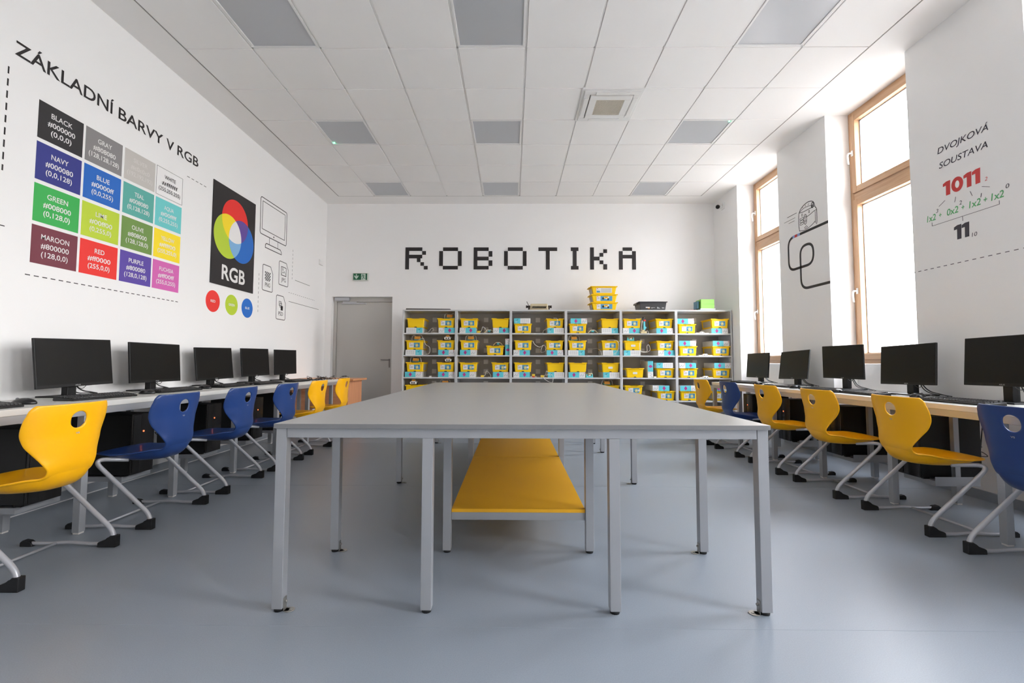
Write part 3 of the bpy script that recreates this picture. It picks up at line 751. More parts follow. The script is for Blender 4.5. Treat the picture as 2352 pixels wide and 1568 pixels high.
# ================================================================== WORK TABLES in the middle
TZ_ = .748
def leg_bm(x, y, s=.043, z1=.690, foot=True):
    mb = MB(); mb.box(x, x+s, y, y+s, .013, z1, bev=.002); return mb
def work_table(label, y0, y1, rows, front_apron, midxs_rows, shelf):
    t = thing('work_table', label, 'table', (0, y0, 0), 0, 'grey work tables in the middle of the room')
    X0, X1 = -.961, 1.033; L = y1-y0
    mb = MB(); mb.box(X0, X1, 0.0008, L-.0008, TZ_-.019, TZ_, bev=.0012); 
    mb.build('tabletop', [m_table], t)
    if front_apron: mb = MB(); mb.box(X0+.001, X1-.001, -.0004, .0012, TZ_-.0182, TZ_-.0008); mb.build('edge_band', m_tedge, t)
    mb = MB()
    zz0, zz1 = .690, .7285
    a0, a1 = X0+.003, X1-.003
    for yy in ([.018] if front_apron else [])+[L-.055]: mb.box(a0+.044, a1-.044, yy, yy+.028, zz0, zz1, bev=.0015)
    for xx in (a0+.004, a1-.032): mb.box(xx, xx+.028, .062 if front_apron else .02, L-.056, zz0, zz1, bev=.0015)
    mb.build('apron_frame', m_steel, t)
    for (yr, xs) in rows:
        for x, full in xs:
            z1 = .7285 if full else .6895
            l = leg_bm(x, yr-y0, z1=z1).build('leg', m_steel, t)
            mb = MB(); mb.cyl((x+.0215, yr-y0+.0215, 0), (x+.0215, yr-y0+.0215, .0135), .019, .021, n=12); mb.build('foot_glide', m_cap, l)
            if full:
                s = 1 if x < 0 else -1; xi = x+.043 if s > 0 else x
                mb = MB(); yc = yr-y0+.022
                mb.box(xi+s*.0005, xi+s*.0035, yc-.012, yc+.012, .001, .052)
                mb.cyl((xi+s*.02, yc, .0005), (xi+s*.02, yc, .003), .021, n=18); mb.box(xi+s*.001, xi+s*.02, yc-.012, yc+.012, .0005, .003)
                mb.cyl((xi+s*.003, yc, .036), (xi+s*.011, yc, .036), .005, n=8); mb.cyl((xi+s*.026, yc, .003), (xi+s*.026, yc, .0055), .006, n=8)
                mb.build('floor_bracket', M('zinc_bracket', S(165, 163, 158), .35, metal=.7), l)
    if shelf:
        sy0, sy1 = shelf
        mb = MB(); mb.box(-.319, .387, sy0-y0, sy1-y0, .206, .224, bev=.0012); mb.build('lower_shelf', M('yellow_board', (.93, .47, .012), .42), t)
        mb = MB(); mb.box(-.319, .387, sy0-y0+.002, sy0-y0+.03, .166, .2055, bev=.0015); mb.box(-.319, .387, sy1-y0-.03, sy1-y0-.002, .166, .2055, bev=.0015)
        for xx in (-.319, .359): mb.box(xx, xx+.028, sy0-y0+.031, sy1-y0-.031, .166, .2055, bev=.0015)
        mb.build('shelf_frame', m_steel, t)
    return t
LX_, RX_ = -.958, .9875
work_table('nearer grey work table with a yellow lower shelf', 1.872, 3.852, [(1.889, [(LX_, True), (-.363, False), (.391, False), (RX_, True)]), (2.478, [(LX_+.002, True), (-.363, False), (.388, False), (RX_-.004, True)])], True, None, (2.492, 3.850))
work_table('farther grey work table behind the seam, close to the shelving', 3.852, 5.83, [(3.867, [(LX_, True), (-.363, False), (.388, False), (RX_, True)]), (5.205, [(LX_, True), (-.363, False), (.388, False), (RX_, True)]), (5.770, [(LX_, True), (-.363, False), (.388, False), (RX_, True)])], False, None, (3.8535, 5.205))

# ================================================================== CHAIRS
def shell_mesh():
    # profile: s = distance forward from the heel, z = height, w = half width, cv = how far edges lie forward/up of the centre line
    prof = [(.004, .792, .196, .044), (.006, .765, .206, .050), (.009, .735, .211, .056), (.014, .700, .2135, .062), (.019, .665, .211, .066), (.022, .635, .203, .065), (.024, .600, .191, .056),
            (.025, .570, .172, .044), (.0255, .540, .153, .030), (.026, .510, .137, .016), (.028, .482, .1225, .009), (.038, .453, .120, .011), (.055, .432, .128, .020), (.080, .420, .146, .030), (.114, .413, .165, .034), (.152, .410, .185, .030),
            (.200, .409, .201, .024), (.250, .411, .210, .018), (.300, .415, .2135, .012), (.344, .421, .212, .006), (.384, .427, .203, .002), (.415, .430, .184, -.002), (.438, .428, .155, -.004), (.452, .421, .115, -.006)]
    P = crom([(a, b, 0) for a, b, c, d in prof], 3); W = crom([(c, d, 0) for a, b, c, d in prof], 3)
    nv = len(P); nu = 20
    # normals of the profile (pointing to the sitter: forward / up)
    N = []
    for i in range(nv):
        t = P[min(i+1, nv-1)]-P[max(i-1, 0)]; N.append(Vector((-t.y, t.x)).normalized() if True else None)
    def pt(u, i):
        i = max(0, min(nv-1, i)); k = int(i); f = i-k; k2 = min(k+1, nv-1)
        p = P[k]*(1-f)+P[k2]*f; w = W[k]*(1-f)+W[k2]*f; n_ = (N[k]*(1-f)+N[k2]*f).normalized()
        c = w.y*u*u*(.35+.65*u*u) 
        # n_ must point forward/up
        nx, nz = (n_.x, n_.y)
        if nx+nz < 0: nx, nz = -nx, -nz
        if p.y > .56: f_ = min(1, (p.y-.56)/.1); nz *= 1-f_; nx = nx*(1-f_)+f_
        return Vector((p.x+nx*c, u*w.x, p.y+nz*c))
    bm = bmesh.new(); grid = {}
    # rounded upper corners: shrink u range in the first rows handled by width profile
    ih = None
    zc = .712
    best = min(range(nv), key=lambda i: abs(P[i].y-zc)); 
    r0 = best-5; r1 = best+5; c0, c1 = nu//2-4, nu//2+4
    for i in range(nv):
        for j in range(nu+1):
            if r0 < i < r1 and c0 < j < c1: continue
            grid[i, j] = bm.verts.new(pt(j/nu*2-1, i))
    for i in range(nv-1):
        for j in range(nu):
            if r0 <= i < r1 and c0 <= j < c1: continue
            bm.faces.new((grid[i, j], grid[i, j+1], grid[i+1, j+1], grid[i+1, j]))
    # ring of boundary verts around the block, bridged to a circle
    ring = [(r0, j) for j in range(c0, c1)]+[(i, c1) for i in range(r0, r1)]+[(r1, j) for j in range(c1, c0, -1)]+[(i, c0) for i in range(r1, r0, -1)]
    n = len(ring); prev = [grid[k] for k in ring]
    hr = .040
    wmid = W[best].x; du = 1; dz = abs(P[r1].y-P[r0].y)/(r1-r0)
    for lev, fac in enumerate((.5, 1.0)):
        cur = []
        for (i, j) in ring:
            y = (j/nu*2-1)*wmid; z = (best-i)*dz
            a = math.atan2(z, y); cy, cz = hr*math.cos(a), hr*math.sin(a)
            yy = y*(1-fac)+cy*fac; zz = z*(1-fac)+cz*fac
            cur.append(bm.verts.new(pt(yy/wmid, best-zz/dz)))
        for k in range(n):
            bm.faces.new((prev[k], cur[k], cur[(k+1) % n], prev[(k+1) % n]))
        prev = cur
    # round the top corners
    for v in bm.verts:
        if v.co.z > .745:
            t = (v.co.z-.745)/.047; lim = .206-.030*(t**3)
            if abs(v.co.y) > lim*.9: v.co.y *= min(1, lim/max(abs(v.co.y), 1e-6)) if abs(v.co.y) > lim else 1
    # thicker hollow underside that hangs below the seat pan
    global BELLY
    BELLY = MB(); g2 = {}
    i0 = 10*3; i1 = 20*3; n2 = 16
    for i in range(i0, i1+1):
        f = (i-i0)/(i1-i0); d = .037*min(1, f/.34)**1.2*(1 if f < .72 else max(0, 1-((f-.72)/.28)**2))
        for j in range(n2+1):
            u = (j/n2*2-1); a0 = pt(u*.97, i); k = int(i); nn = N[min(k, nv-1)]; nx, nz = nn.x, nn.y
            if nx+nz < 0: nx, nz = -nx, -nz
            dd = .001+d*(1-abs(u)**5)
            g2[i, j] = BELLY.bm.verts.new((a0.x-nx*dd, a0.y, a0.z-nz*dd))
    for i in range(i0, i1):
        for j in range(n2): BELLY.bm.faces.new((g2[i, j], g2[i, j+1], g2[i+1, j+1], g2[i+1, j]))
    bmesh.ops.recalc_face_normals(bm, faces=bm.faces)
    me = bpy.data.meshes.new('seat_shell'); bm.to_mesh(me); bm.free()
    for p in me.polygons: p.use_smooth = True
    return me
SHELL = shell_mesh()
BELLY_ME = bpy.data.meshes.new('seat_underside'); BELLY.bm.to_mesh(BELLY_ME); BELLY.bm.free()
for _p in BELLY_ME.polygons: _p.use_smooth = True
def make_chair(label, mat, group):
    t = thing('shell_chair', label, 'chair', (0, 0, 0), 0, group)
    me = SHELL.copy(); me.materials.append(mat)
    o = bpy.data.objects.new('seat_shell', me); COL.objects.link(o); o.parent = t
    sm = o.modifiers.new('thickness', 'SOLIDIFY'); sm.thickness = .011; sm.offset = 0
    ss = o.modifiers.new('smooth', 'SUBSURF'); ss.levels = 1; ss.render_levels = 2
    # underseat reinforcement
    me2 = BELLY_ME.copy(); me2.materials.append(mat); o2 = bpy.data.objects.new('seat_underside', me2); COL.objects.link(o2); o2.parent = t
    # logo on the back of the backrest
    mb = MB(); fb = Frame((.0215-.007, 0, .645), (0, -1, 0), (-.12, 0, .99))
    text(mb, fb, 'VS', -.010, .010, -.004, .008, bold=.02, d=.0012)
    mb.build('back_logo', m_silver, t, recalc=False)
    for s in (-1, 1):
        mb = MB()
        path = fillet([(.235, s*.155, .390), (.385, s*.245, .408), (.022, s*.245, .086), (.012, s*.245, .020)], [0, .075, .05, 0], 12)
        mb.tube(path, .0125, n=12); side = mb.build('side_tube', m_alu, t)
        mb = MB()
        mb.tube(crom([(.03, s*.245, .018), (.14, s*.245, .014), (.26, s*.245, .020), (.37, s*.245, .014), (.49, s*.245, .015)], 5), .0095, n=10)
        mb.build('floor_runner', m_alu, t)
        # heel cap, a boot round the bend
        mb = MB(); y0, y1 = s*.245-.017, s*.245+.017
        pr_ = [(-.006, .0), (-.006, .062), (.026, .062), (.034, .050), (.050, .036), (.080, .031), (.092, .024), (.094, .0)]
        mb.hexa([(x, y0, z) for x, z in pr_], [(x, y1, z) for x, z in pr_], bev=.004); mb.build('heel_cap', m_cap, t)
        mb = MB(); pr_ = [(.445, 0), (.452, .018), (.470, .030), (.500, .034), (.514, .022), (.514, 0)]
        mb.hexa([(x, y0+.001, z) for x, z in pr_], [(x, y1-.001, z) for x, z in pr_], bev=.004); mb.build('toe_cap', m_cap, t)
    mb = MB(); mb.cyl((.325, -.245, .017), (.325, .245, .017), .0075, n=10); mb.build('cross_bar', m_alu, t)
    return t
# the heel of each chair faces the room; +x local = forward (towards the wall)
gl, gr = 'shell chairs along the left wall', 'shell chairs along the window wall'
HXL, HXR = -2.135, 2.405
cy_ = make_chair('yellow shell chair, nearest at the left-wall desk', m_yellow, gl); cy_.location = (HXL, 2.292, 0); cy_.rotation_euler = (0, 0, PI)
cb = make_chair('blue shell chair, nearest blue one at the left-wall desk', m_blue, gl); cb.location = (HXL-.01, 3.045, 0); cb.rotation_euler = (0, 0, PI)
dup(cb, (HXL-.012, 3.785, 0), PI+.01, 'blue shell chair, middle blue one at the left-wall desk')
dup(cb, (HXL-.005, 4.52, 0), PI-.015, 'blue shell chair, farthest blue one at the left-wall desk')
dup(cy_, (HXL-.01, 5.27, 0), PI-.02, 'yellow shell chair just past the farthest left blue chair')
dup(cy_, (HXL-.02, 6.06, 0), PI+.02, 'yellow shell chair, farthest at left, by the wooden desk')
dup(cb, (HXR-.01, 2.27, 0), 0, 'blue shell chair cut by the right edge of the photo', gr)
dup(cy_, (HXR, 3.0, 0), .0, 'yellow shell chair, nearest yellow one at the window-side desk', gr)
dup(cy_, (HXR-.02, 3.743, 0), .0, 'yellow shell chair, second yellow one at the window-side desk', gr)
dup(cy_, (HXR-.025, 4.48, 0), -.01, 'yellow shell chair, third yellow one at the window-side desk', gr)
dup(cb, (HXR-.03, 5.24, 0), .0, 'blue shell chair between yellow chairs at the window-side desk', gr)
dup(cy_, (HXR-.03, 5.98, 0), .02, 'yellow shell chair, farthest at the window-side desk, before the shelving', gr)

# ================================================================== DESKS
def bench_desk(label, side, xf, depth, y0, y1, zt, legs):
    # side -1: left wall (front edge faces +x); side +1: window side
    t = thing('computer_desk', label, 'desk', (xf, (y0+y1)/2, 0)); ym = (y0+y1)/2
    s = side
    X = lambda d: s*d             # distance from the front edge towards the wall
    mb = MB(); mb.box(X(0), X(depth), y0-ym, y1-ym, zt-.033, zt, bev=.002); mb.build('worktop', m_desk, t)
    mb = MB()
    mb.box(X(.004), X(.032), y0-ym+.01, y1-ym-.01, zt-.076, zt-.0335, bev=.0015)
    mb.box(X(depth-.09), X(depth-.06), y0-ym+.01, y1-ym-.01, zt-.076, zt-.0335, bev=.0015)
    for yy in legs: mb.box(X(.033), X(depth-.091), yy-ym+.008, yy-ym+.034, zt-.074, zt-.0335)
    mb.build('desk_frame', m_steel, t)
    for yy in legs:
        for d in (.006, .452):
            mb = MB(); mb.box(X(d), X(d+.042), yy-ym, yy-ym+.042, .010, zt-.0765, bev=.002)
            l = mb.build('leg', m_steel, t)
            mb = MB(); mb.box(X(d+.003), X(d+.039), yy-ym+.003, yy-ym+.039, 0, .0105, bev=.002); mb.build('foot_glide', m_plate, l)
    return t
dl = bench_desk('long white-grey computer desk along the left wall', -1, -2.49, .64, .20, 6.64, .757, [.47, 1.21, 1.955, 2.70, 3.443, 4.19, 4.935, 5.68, 6.42])
dr = bench_desk('long white-grey computer desk along the window wall', 1, 2.70, .63, .20, 6.31, .745, [.40, 1.14, 1.88, 2.605, 3.36, 4.11, 4.86, 5.58, 6.258])
# wooden desk across the end of the left row
t = thing('wooden_desk', 'light brown wooden desk at the far left, near the door', 'desk', (-2.295, 6.68, 0))
mb = MB(); mb.box(-.92, .005, -.01, .62, .727, .755, bev=.003); mb.build('desk_top', m_beech, t)
mb = MB(); mb.box(-.89, -.07, 0.012, .032, .08, .7265, bev=.001); mb.build('front_panel', wood('beech_panel', S(205, 140, 98), S(222, 160, 118), .42, 'X'), t)
for xx in (-.89, -.092):
    mb = MB(); mb.box(xx, xx+.022, .033, .60, .0, .7265, bev=.001); mb.build('side_panel', wood('beech_side', S(196, 132, 92), S(212, 150, 108), .42, 'Z'), t)

# ================================================================== MONITORS
def make_monitor(label, grp):
    t = thing('computer_monitor', label, 'monitor', (0, 0, 0), 0, grp)     # local +x = screen normal, origin on the desk under the screen
    return t
MW, MH = .545, .325
def monitor(label, grp, pos, yaw, tilt, roll, zt):
    x, y, z = pos
    t = thing('computer_monitor', label, 'monitor', (x, y, zt), yaw, grp)
    rot = Matrix.Rotation(-tilt, 4, 'Y') @ Matrix.Rotation(roll, 4, 'X')
    hz = z-zt
    mb = MB(); mb.box(-.016, 0, -MW/2, MW/2, -MH/2, MH/2, bev=.003); mb.box(-.036, -.015, -MW/2+.05, MW/2-.05, -MH/2+.03, MH/2-.06, bev=.008)
    h = mb.build('monitor_housing', m_black2, t); h.matrix_local = Matrix.Translation((0, 0, hz)) @ rot
    mb = MB(); mb.box(-.001, .0006, -MW/2+.007, MW/2-.007, -MH/2+.020, MH/2-.007); mb.build('screen', m_screen, h)
    f = Frame((.0, 0, -MH/2+.010), (0, 1, 0), (0, 0, 1))
    mb = MB(); text(mb, f, 'ASUS', -.019, .019, -.0042, .0082, bold=.01, d=.0008); mb.build('maker_logo', m_silver, h, recalc=False)
    # stand: column and flat base
    mb = MB(); mb.box(-.062, -.022, -.032, .032, .010, hz-.02, bev=.004); mb.box(-.074, -.060, -.026, .026, .010, hz-.03, bev=.004); mb.box(-.05, -.02, -.05, .05, hz-.06, hz+.04, bev=.006)
    mb.build('stand_column', m_black2, t)
    mb = MB(); mb.box(-.150, .062, -.125, .125, 0, .010, bev=.004); mb.build('stand_base', m_black2, t)
    mb = MB()
    mb.tube(crom([(-.045, .05, hz-.10), (-.07, .08, .07), (-.075, .13, .035), (-.085, .20, .020), (-.09, .26, .008)], 6), .0042, n=8)
    mb.tube(crom([(-.050, .03, hz-.10), (-.08, .06, .05), (-.095, .12, .018), (-.105, .21, .012), (-.11, .27, .006)], 6), .0036, n=8)
    mb.tube(crom([(-.022, .02, hz-.12), (-.028, .05, hz-.172), (-.030, .09, hz-.178), (-.025, .14, hz-.12)], 6), .0022, n=6)
    mb.build('monitor_cable', m_cable_b, t)
    return t
g1 = 'monitors on the left desk'; g2 = 'monitors on the window-side desk'
d_ = math.radians
ZL_, ZR_ = .757, .745
ordn = ['nearest', 'second', 'third', 'fourth', 'farthest']
for k, (x, y, z, yw, tl, ro) in enumerate(((-2.990, 3.154, .990, -1.4, 5.1, 1.5), (-2.995, 3.878, .990, -.4, 4.2, -.1), (-3.041, 4.719, .982, -2.7, 5.8, 1.1), (-3.047, 5.485, .996, -2.3, 4.4, .9), (-3.017, 6.157, .999, -2.2, 1.9, .7))):
    monitor('black computer monitor, %s on the left-wall desk' % (ordn[k]), g1, (x, y, z), d_(yw), d_(tl), d_(ro), ZL_)
for k, (x, y, z, yw, tl, ro) in enumerate(((3.155, 3.010, 1.016, 176, 4.5, .8), (3.206, 3.800, .990, 178.1, 3.9, 1.4), (3.222, 4.560, 1.012, 181.0, -.2, .1), (3.240, 5.370, .982, 179.4, 8.5, 1.8), (3.262, 6.20, .972, 179.7, 4.6, .5))):
    monitor('black computer monitor, %s on the window-side desk' % (ordn[k]), g2, (x, y, z), d_(yw), d_(tl), d_(ro), ZR_)

# ================================================================== KEYBOARDS, MICE
m_keys = M('black_keys', (.016, .016, .017), .42)
def make_keyboard():
    t = thing('keyboard', '', 'keyboard', (0, 0, 0))       # local x = width, y = away from the user
    mb = MB(); mb.hexa([(-.224, -.07, .001), (.224, -.07, .001), (.224, .07, .001), (-.224, .07, .001)], [(-.222, -.068, .012), (.222, -.068, .012), (.222, .068, .024), (-.222, .068, .024)], bev=.004)
    mb.build('keyboard_body', m_black2, t)
    mb = MB()
    for r in range(6):
        y = -.052+r*.0195+(.006 if r == 5 else 0); z = .0125+(y+.068)*.088
        x = -.212
        while x < .205:
            w = .0165
            if r == 0 and -.12 < x < -.02: w = .105
            if r in (1, 2, 3) and x < -.2: w = .026
            if not (.075 < x < .083 or .132 < x < .139): mb.hexa([(x, y-.0078, z), (x+w, y-.0078, z), (x+w, y+.0078, z+.0013), (x, y+.0078, z+.0013)], [(x+.0015, y-.006, z+.0065), (x+w-.0015, y-.006, z+.0065), (x+w-.0015, y+.006, z+.0078), (x+.0015, y+.006, z+.0078)])
            x += w+.0026
    mb.build('key_field', m_keys, t)
    mb = MB(); mb.tube(crom([(.10, .068, .014), (.11, .10, .010), (.07, .15, .006), (.10, .20, .006)], 5), .0022, n=6); mb.build('keyboard_cable', m_cable_b, t)
    return t
def make_mouse():
    t = thing('computer_mouse', '', 'mouse', (0, 0, 0))
    mb = MB(); mb.ball((0, 0, .006), 1, sc=(.031, .058, .030), u=20, v=12)
    for v in mb.bm.verts: v.co.z = max(v.co.z, .001)
    mb.build('mouse_body', M('mouse_gloss', (.010, .010, .011), .22), t)
    mb = MB(); mb.cyl((-.003, .030, .030), (.003, .030, .030), .008, n=12); mb.build('scroll_wheel', M('grey_wheel', S(120, 120, 124), .4), t)
    mb = MB(); mb.tube(crom([(0, .056, .010), (.005, .085, .014), (-.02, .125, .022), (-.06, .15, .012), (-.10, .17, .004)], 6), .0018, n=6); mb.build('mouse_cable', m_cable_b, t)
    return t
kb = make_keyboard(); ms = make_mouse()
# left side: user sits at +x side, width runs along Y.  rz = +90deg: local x -> +Y, local y -> -X
KL = [('keyboard cut off at the left edge of the photo', -2.64, 2.21, PI/2), ('keyboard below the nearest left monitor, beside the yellow chair', -2.70, 3.01, PI/2-.06), ('keyboard between the nearest and second left monitors', -2.73, 3.74, PI/2-.04),
      ('keyboard between the third and fourth left monitors', -2.735, 4.50, PI/2+.03), ('keyboard in front of the farthest left monitor', -2.69, 5.05, PI/2-.03), ('spare keyboard on the far end of the left desk', -2.66, 5.74, PI/2+.05)]
first = True
for lab, x, y, rz in KL:
    if first: kb.location = (x, y, ZL_); kb.rotation_euler = (0, 0, rz); kb['label'] = 'black '+lab; kb['group'] = 'keyboards on the left desk'; first = False
    else: dup(kb, (x, y, ZL_), rz, 'black '+lab, 'keyboards on the left desk')
KR = [('keyboard beside the nearest window-side monitor', 2.875, 3.02, -PI/2+.02), ('keyboard beside the second window-side monitor', 2.88, 3.86, -PI/2-.03), ('keyboard beside the third window-side monitor', 2.87, 4.345, -PI/2+.02),
      ('keyboard beside the fourth window-side monitor', 2.90, 5.05, -PI/2), ('keyboard on the far end of the window-side desk', 2.96, 5.93, -PI/2+.12)]
for lab, x, y, rz in KR: dup(kb, (x, y, ZR_), rz, 'black '+lab, 'keyboards on the window-side desk')
ML = [('left of the nearest left monitor', -2.72, 2.57, PI/2+.3), ('by the second left monitor', -2.72, 3.44, PI/2+.1), ('by the third left monitor', -2.74, 4.12, PI/2), ('by the fourth left monitor', -2.72, 4.78, PI/2-.2)]
first = True
for lab, x, y, rz in ML:
    if first: ms.location = (x, y, ZL_); ms.rotation_euler = (0, 0, rz); ms['label'] = 'black computer mouse '+lab; ms['group'] = 'mice on the left desk'; first = False
    else: dup(ms, (x, y, ZL_), rz, 'black computer mouse '+lab, 'mice on the left desk')
for lab, x, y, rz in (('below the second window-side monitor', 3.02, 3.49, -PI/2), ('below the third window-side monitor', 2.81, 4.055, -PI/2-.1), ('below the fourth window-side monitor', 2.86, 4.72, -PI/2), ('by the farthest window-side monitor', 2.93, 5.57, -PI/2)):
    dup(ms, (x, y, ZR_), rz, 'black computer mouse '+lab, 'mice on the window-side desk')
# heaps of black cable at the end of the left desk
def cable_heap(name, label, x, y, z, seed, mat, r=.0028, n=3, size=.08, h=.05, grp=None, cat='cable'):
    rnd = random.Random(seed); mb = MB()
    for k in range(n):
        pts = [(rnd.uniform(-1, 1)*size, rnd.uniform(-1, 1)*size, max(r, rnd.uniform(-.4, 1)*h)) for _ in range(7)]
        pts[0] = (pts[0][0], pts[0][1], r); pts[-1] = (pts[-1][0], pts[-1][1], r)
        mb.tube([Vector((p.x, p.y, max(p.z, r))) for p in crom(pts, 7)], r, n=6)
    mb.box(-size*.5, -size*.5+.03, -.01, .012, 0, .011, bev=.002)
    o = mb.build(name, mat); o.location = (x, y, z); return tag(o, label, cat, grp)
for k, (x, y, lab) in enumerate(((-2.66, 6.12, 'loose black cable heap next to the spare keyboard'), (-2.62, 6.36, 'black cable coil in the middle of the loose cables'), (-2.60, 6.56, 'black cable coil near the end of the left desk'))):
    cable_heap('cable_heap', lab, x, y, ZL_, 11+k, m_cable_b, grp='loose black cables on the left desk end', size=.09, h=.055)
cable_heap('cable_heap', 'small black cable loop on the wooden desk', -2.48, 6.84, .755, 31, m_cable_b, size=.08, h=.05, n=2, grp='loose black cables on the left desk end')
# grey cable duct under the near window, behind the right desk
for a, b, nm in ((3.99, 5.02, 'near window'), (5.97, 7.03, 'far window')):
    mb = MB(); mb.box(XW-.075, XW-.0005, a, b, .66, .725, bev=.004); mb.box(XW-.062, XW-.074, a+.001, b-.001, .725, .733); o = mb.build('cable_duct', m_handle)
    tag(o, 'white cable duct in the niche under the %s' % nm, 'cable duct')

# ================================================================== PC TOWERS under the desks
def make_tower(label, grp):
    t = thing('computer_tower', label, 'computer', (0, 0, 0), 0, grp)     # local +x = front of the case; box from z=0
    mb = MB(); mb.box(-.43, -.012, -.1, .1, .012, .425, bev=.004)
    for sx in (-.38, -.06):
        for sy in (-.075, .075): mb.box(sx-.02, sx+.02, sy-.012, sy+.012, 0, .013, m=0)
    mb.build('tower_case', m_black2, t)
    mb = MB(); mb.box(-.012, 0, -.1, .1, .010, .427, bev=.005); mb.box(0.0, .003, -.092, -.03, .02, .418, m=1, bev=.001)
    mb.build('front_panel', [M('tower_gloss', (.013, .012, .012), .25), m_black2], t)
    mb = MB(); mb.cyl((.0, -.002, .300), (.003, -.002, .300), .0065, n=12); mb.build('power_light', m_orange_led, t)
    mb = MB(); mb.box(-.36, -.06, .150, .153, -.030, .028); mb.box(-.36, -.06, -.1, .1525, -.033, -.001); mb.box(-.235, -.20, .120, .149, -.0005, .455)
    mb.build('mounting_bracket', m_steel, t)
    for_c = MB()
    rnd = random.Random(5)
    for k in range(4):
        for_c.tube(crom([(-.43, -.03+.02*k, .36-.07*k), (-.47-.01*k, -.02+.03*k, .33-.06*k), (-.50-.008*k, .0, .26-.03*k), (-.475, .04, .14), (-.47, .08, .40)], 5), .0028, n=6)
    for_c.build('tower_cables', m_cable_b, t)
    return t
tw_ = None
for k, (y, lab) in enumerate(((2.62, 'nearest at the left wall'), (3.305, 'second at the left wall'), (4.09, 'third at the left wall'), (4.79, 'fourth at the left wall'), (5.50, 'farthest at the left wall'))):
    lb = 'black computer tower hung under the desk, '+lab; g = 'computer towers under the left desk'
    if tw_ is None: tw_ = make_tower(lb, g); tw_.location = (-2.625, y, .205)
    else: dup(tw_, (-2.625, y, .205), 0, lb, g)
for y, lab in ((3.35, 'nearest under the window-side desk'), (4.10, 'second under the window-side desk'), (4.83, 'third under the window-side desk'), (5.56, 'farthest under the window-side desk')):
    dup(tw_, (2.80, y, .205), PI, 'black computer tower, '+lab, 'computer towers under the window-side desk')

# ================================================================== SHELVING
SY0, SY1 = 7.28, 7.73
UX = [-1.736, -.886, -.022, .848, 1.713, 2.580, 3.452]
SZ = [0.065, .391+.0, .750, 1.104, 1.458, 1.823]     # board tops below each compartment ... top board
shelf_tops = {0: 1.4655, 1: 1.1155, 2: .768, 3: .411, 4: .075}
nth = ['first', 'second', 'third', 'fourth', 'fifth', 'sixth']
for u in range(6):
    x0, x1 = UX[u]+.0008, UX[u+1]-.0008
    t = thing('shelving_unit', 'grey open shelving unit, %s from the door' % nth[u], 'shelf', ((x0+x1)/2, SY0, 0), 0, 'grey shelving units at the back wall')
    hw = (x1-x0)/2; D = SY1-SY0
    for s in (-1, 1):
        mb = MB(); mb.box(s*hw, s*(hw-.019), 0, D, 0, 1.834, bev=.001, seg=1); mb.build('side_panel', m_shelf, t)
    mb = MB(); mb.box(-hw+.0192, hw-.0192, .0, D, 1.812, 1.834, bev=.001, seg=1); mb.build('top_board', m_shelf, t)
    for r in range(5):
        z = shelf_tops[r]; mb = MB(); mb.box(-hw+.0192, hw-.0192, .003, D-.008, z-.021, z, bev=.001, seg=1); mb.build('shelf_board', m_shelf, t)
    mb = MB(); mb.box(-hw+.0192, hw-.0192, D-.007, D-.001, .0, 1.811); mb.build('back_panel', m_back, t)
    mb = MB(); mb.box(-hw+.0192, hw-.0192, .02, .035, 0, .053); mb.build('plinth', m_shelf, t)
    sx = {0: 522, 1: 1163, 2: 1808, 3: 343, 4: 990, 5: 1635}[u]
    px = (900+sx/5.4075) if u < 3 else (1290+sx/5.407)
    wx = (px-1176)/1062.5*(SY1-.008)+.005-(x0+x1)/2
    for r in range(4):
        zt = shelf_tops[r]
        for dz in (.245, .085):
            mb = MB(); zc = zt+dz
            mb.box(wx-.037, wx+.037, D-.016, D-.0072, zc-.037, zc+.037, bev=.002, seg=1)
            mb.box(wx-.020, wx+.020, D-.018, D-.0155, zc-.018, zc+.018)
            mb.build('socket_plate', m_plate, t)
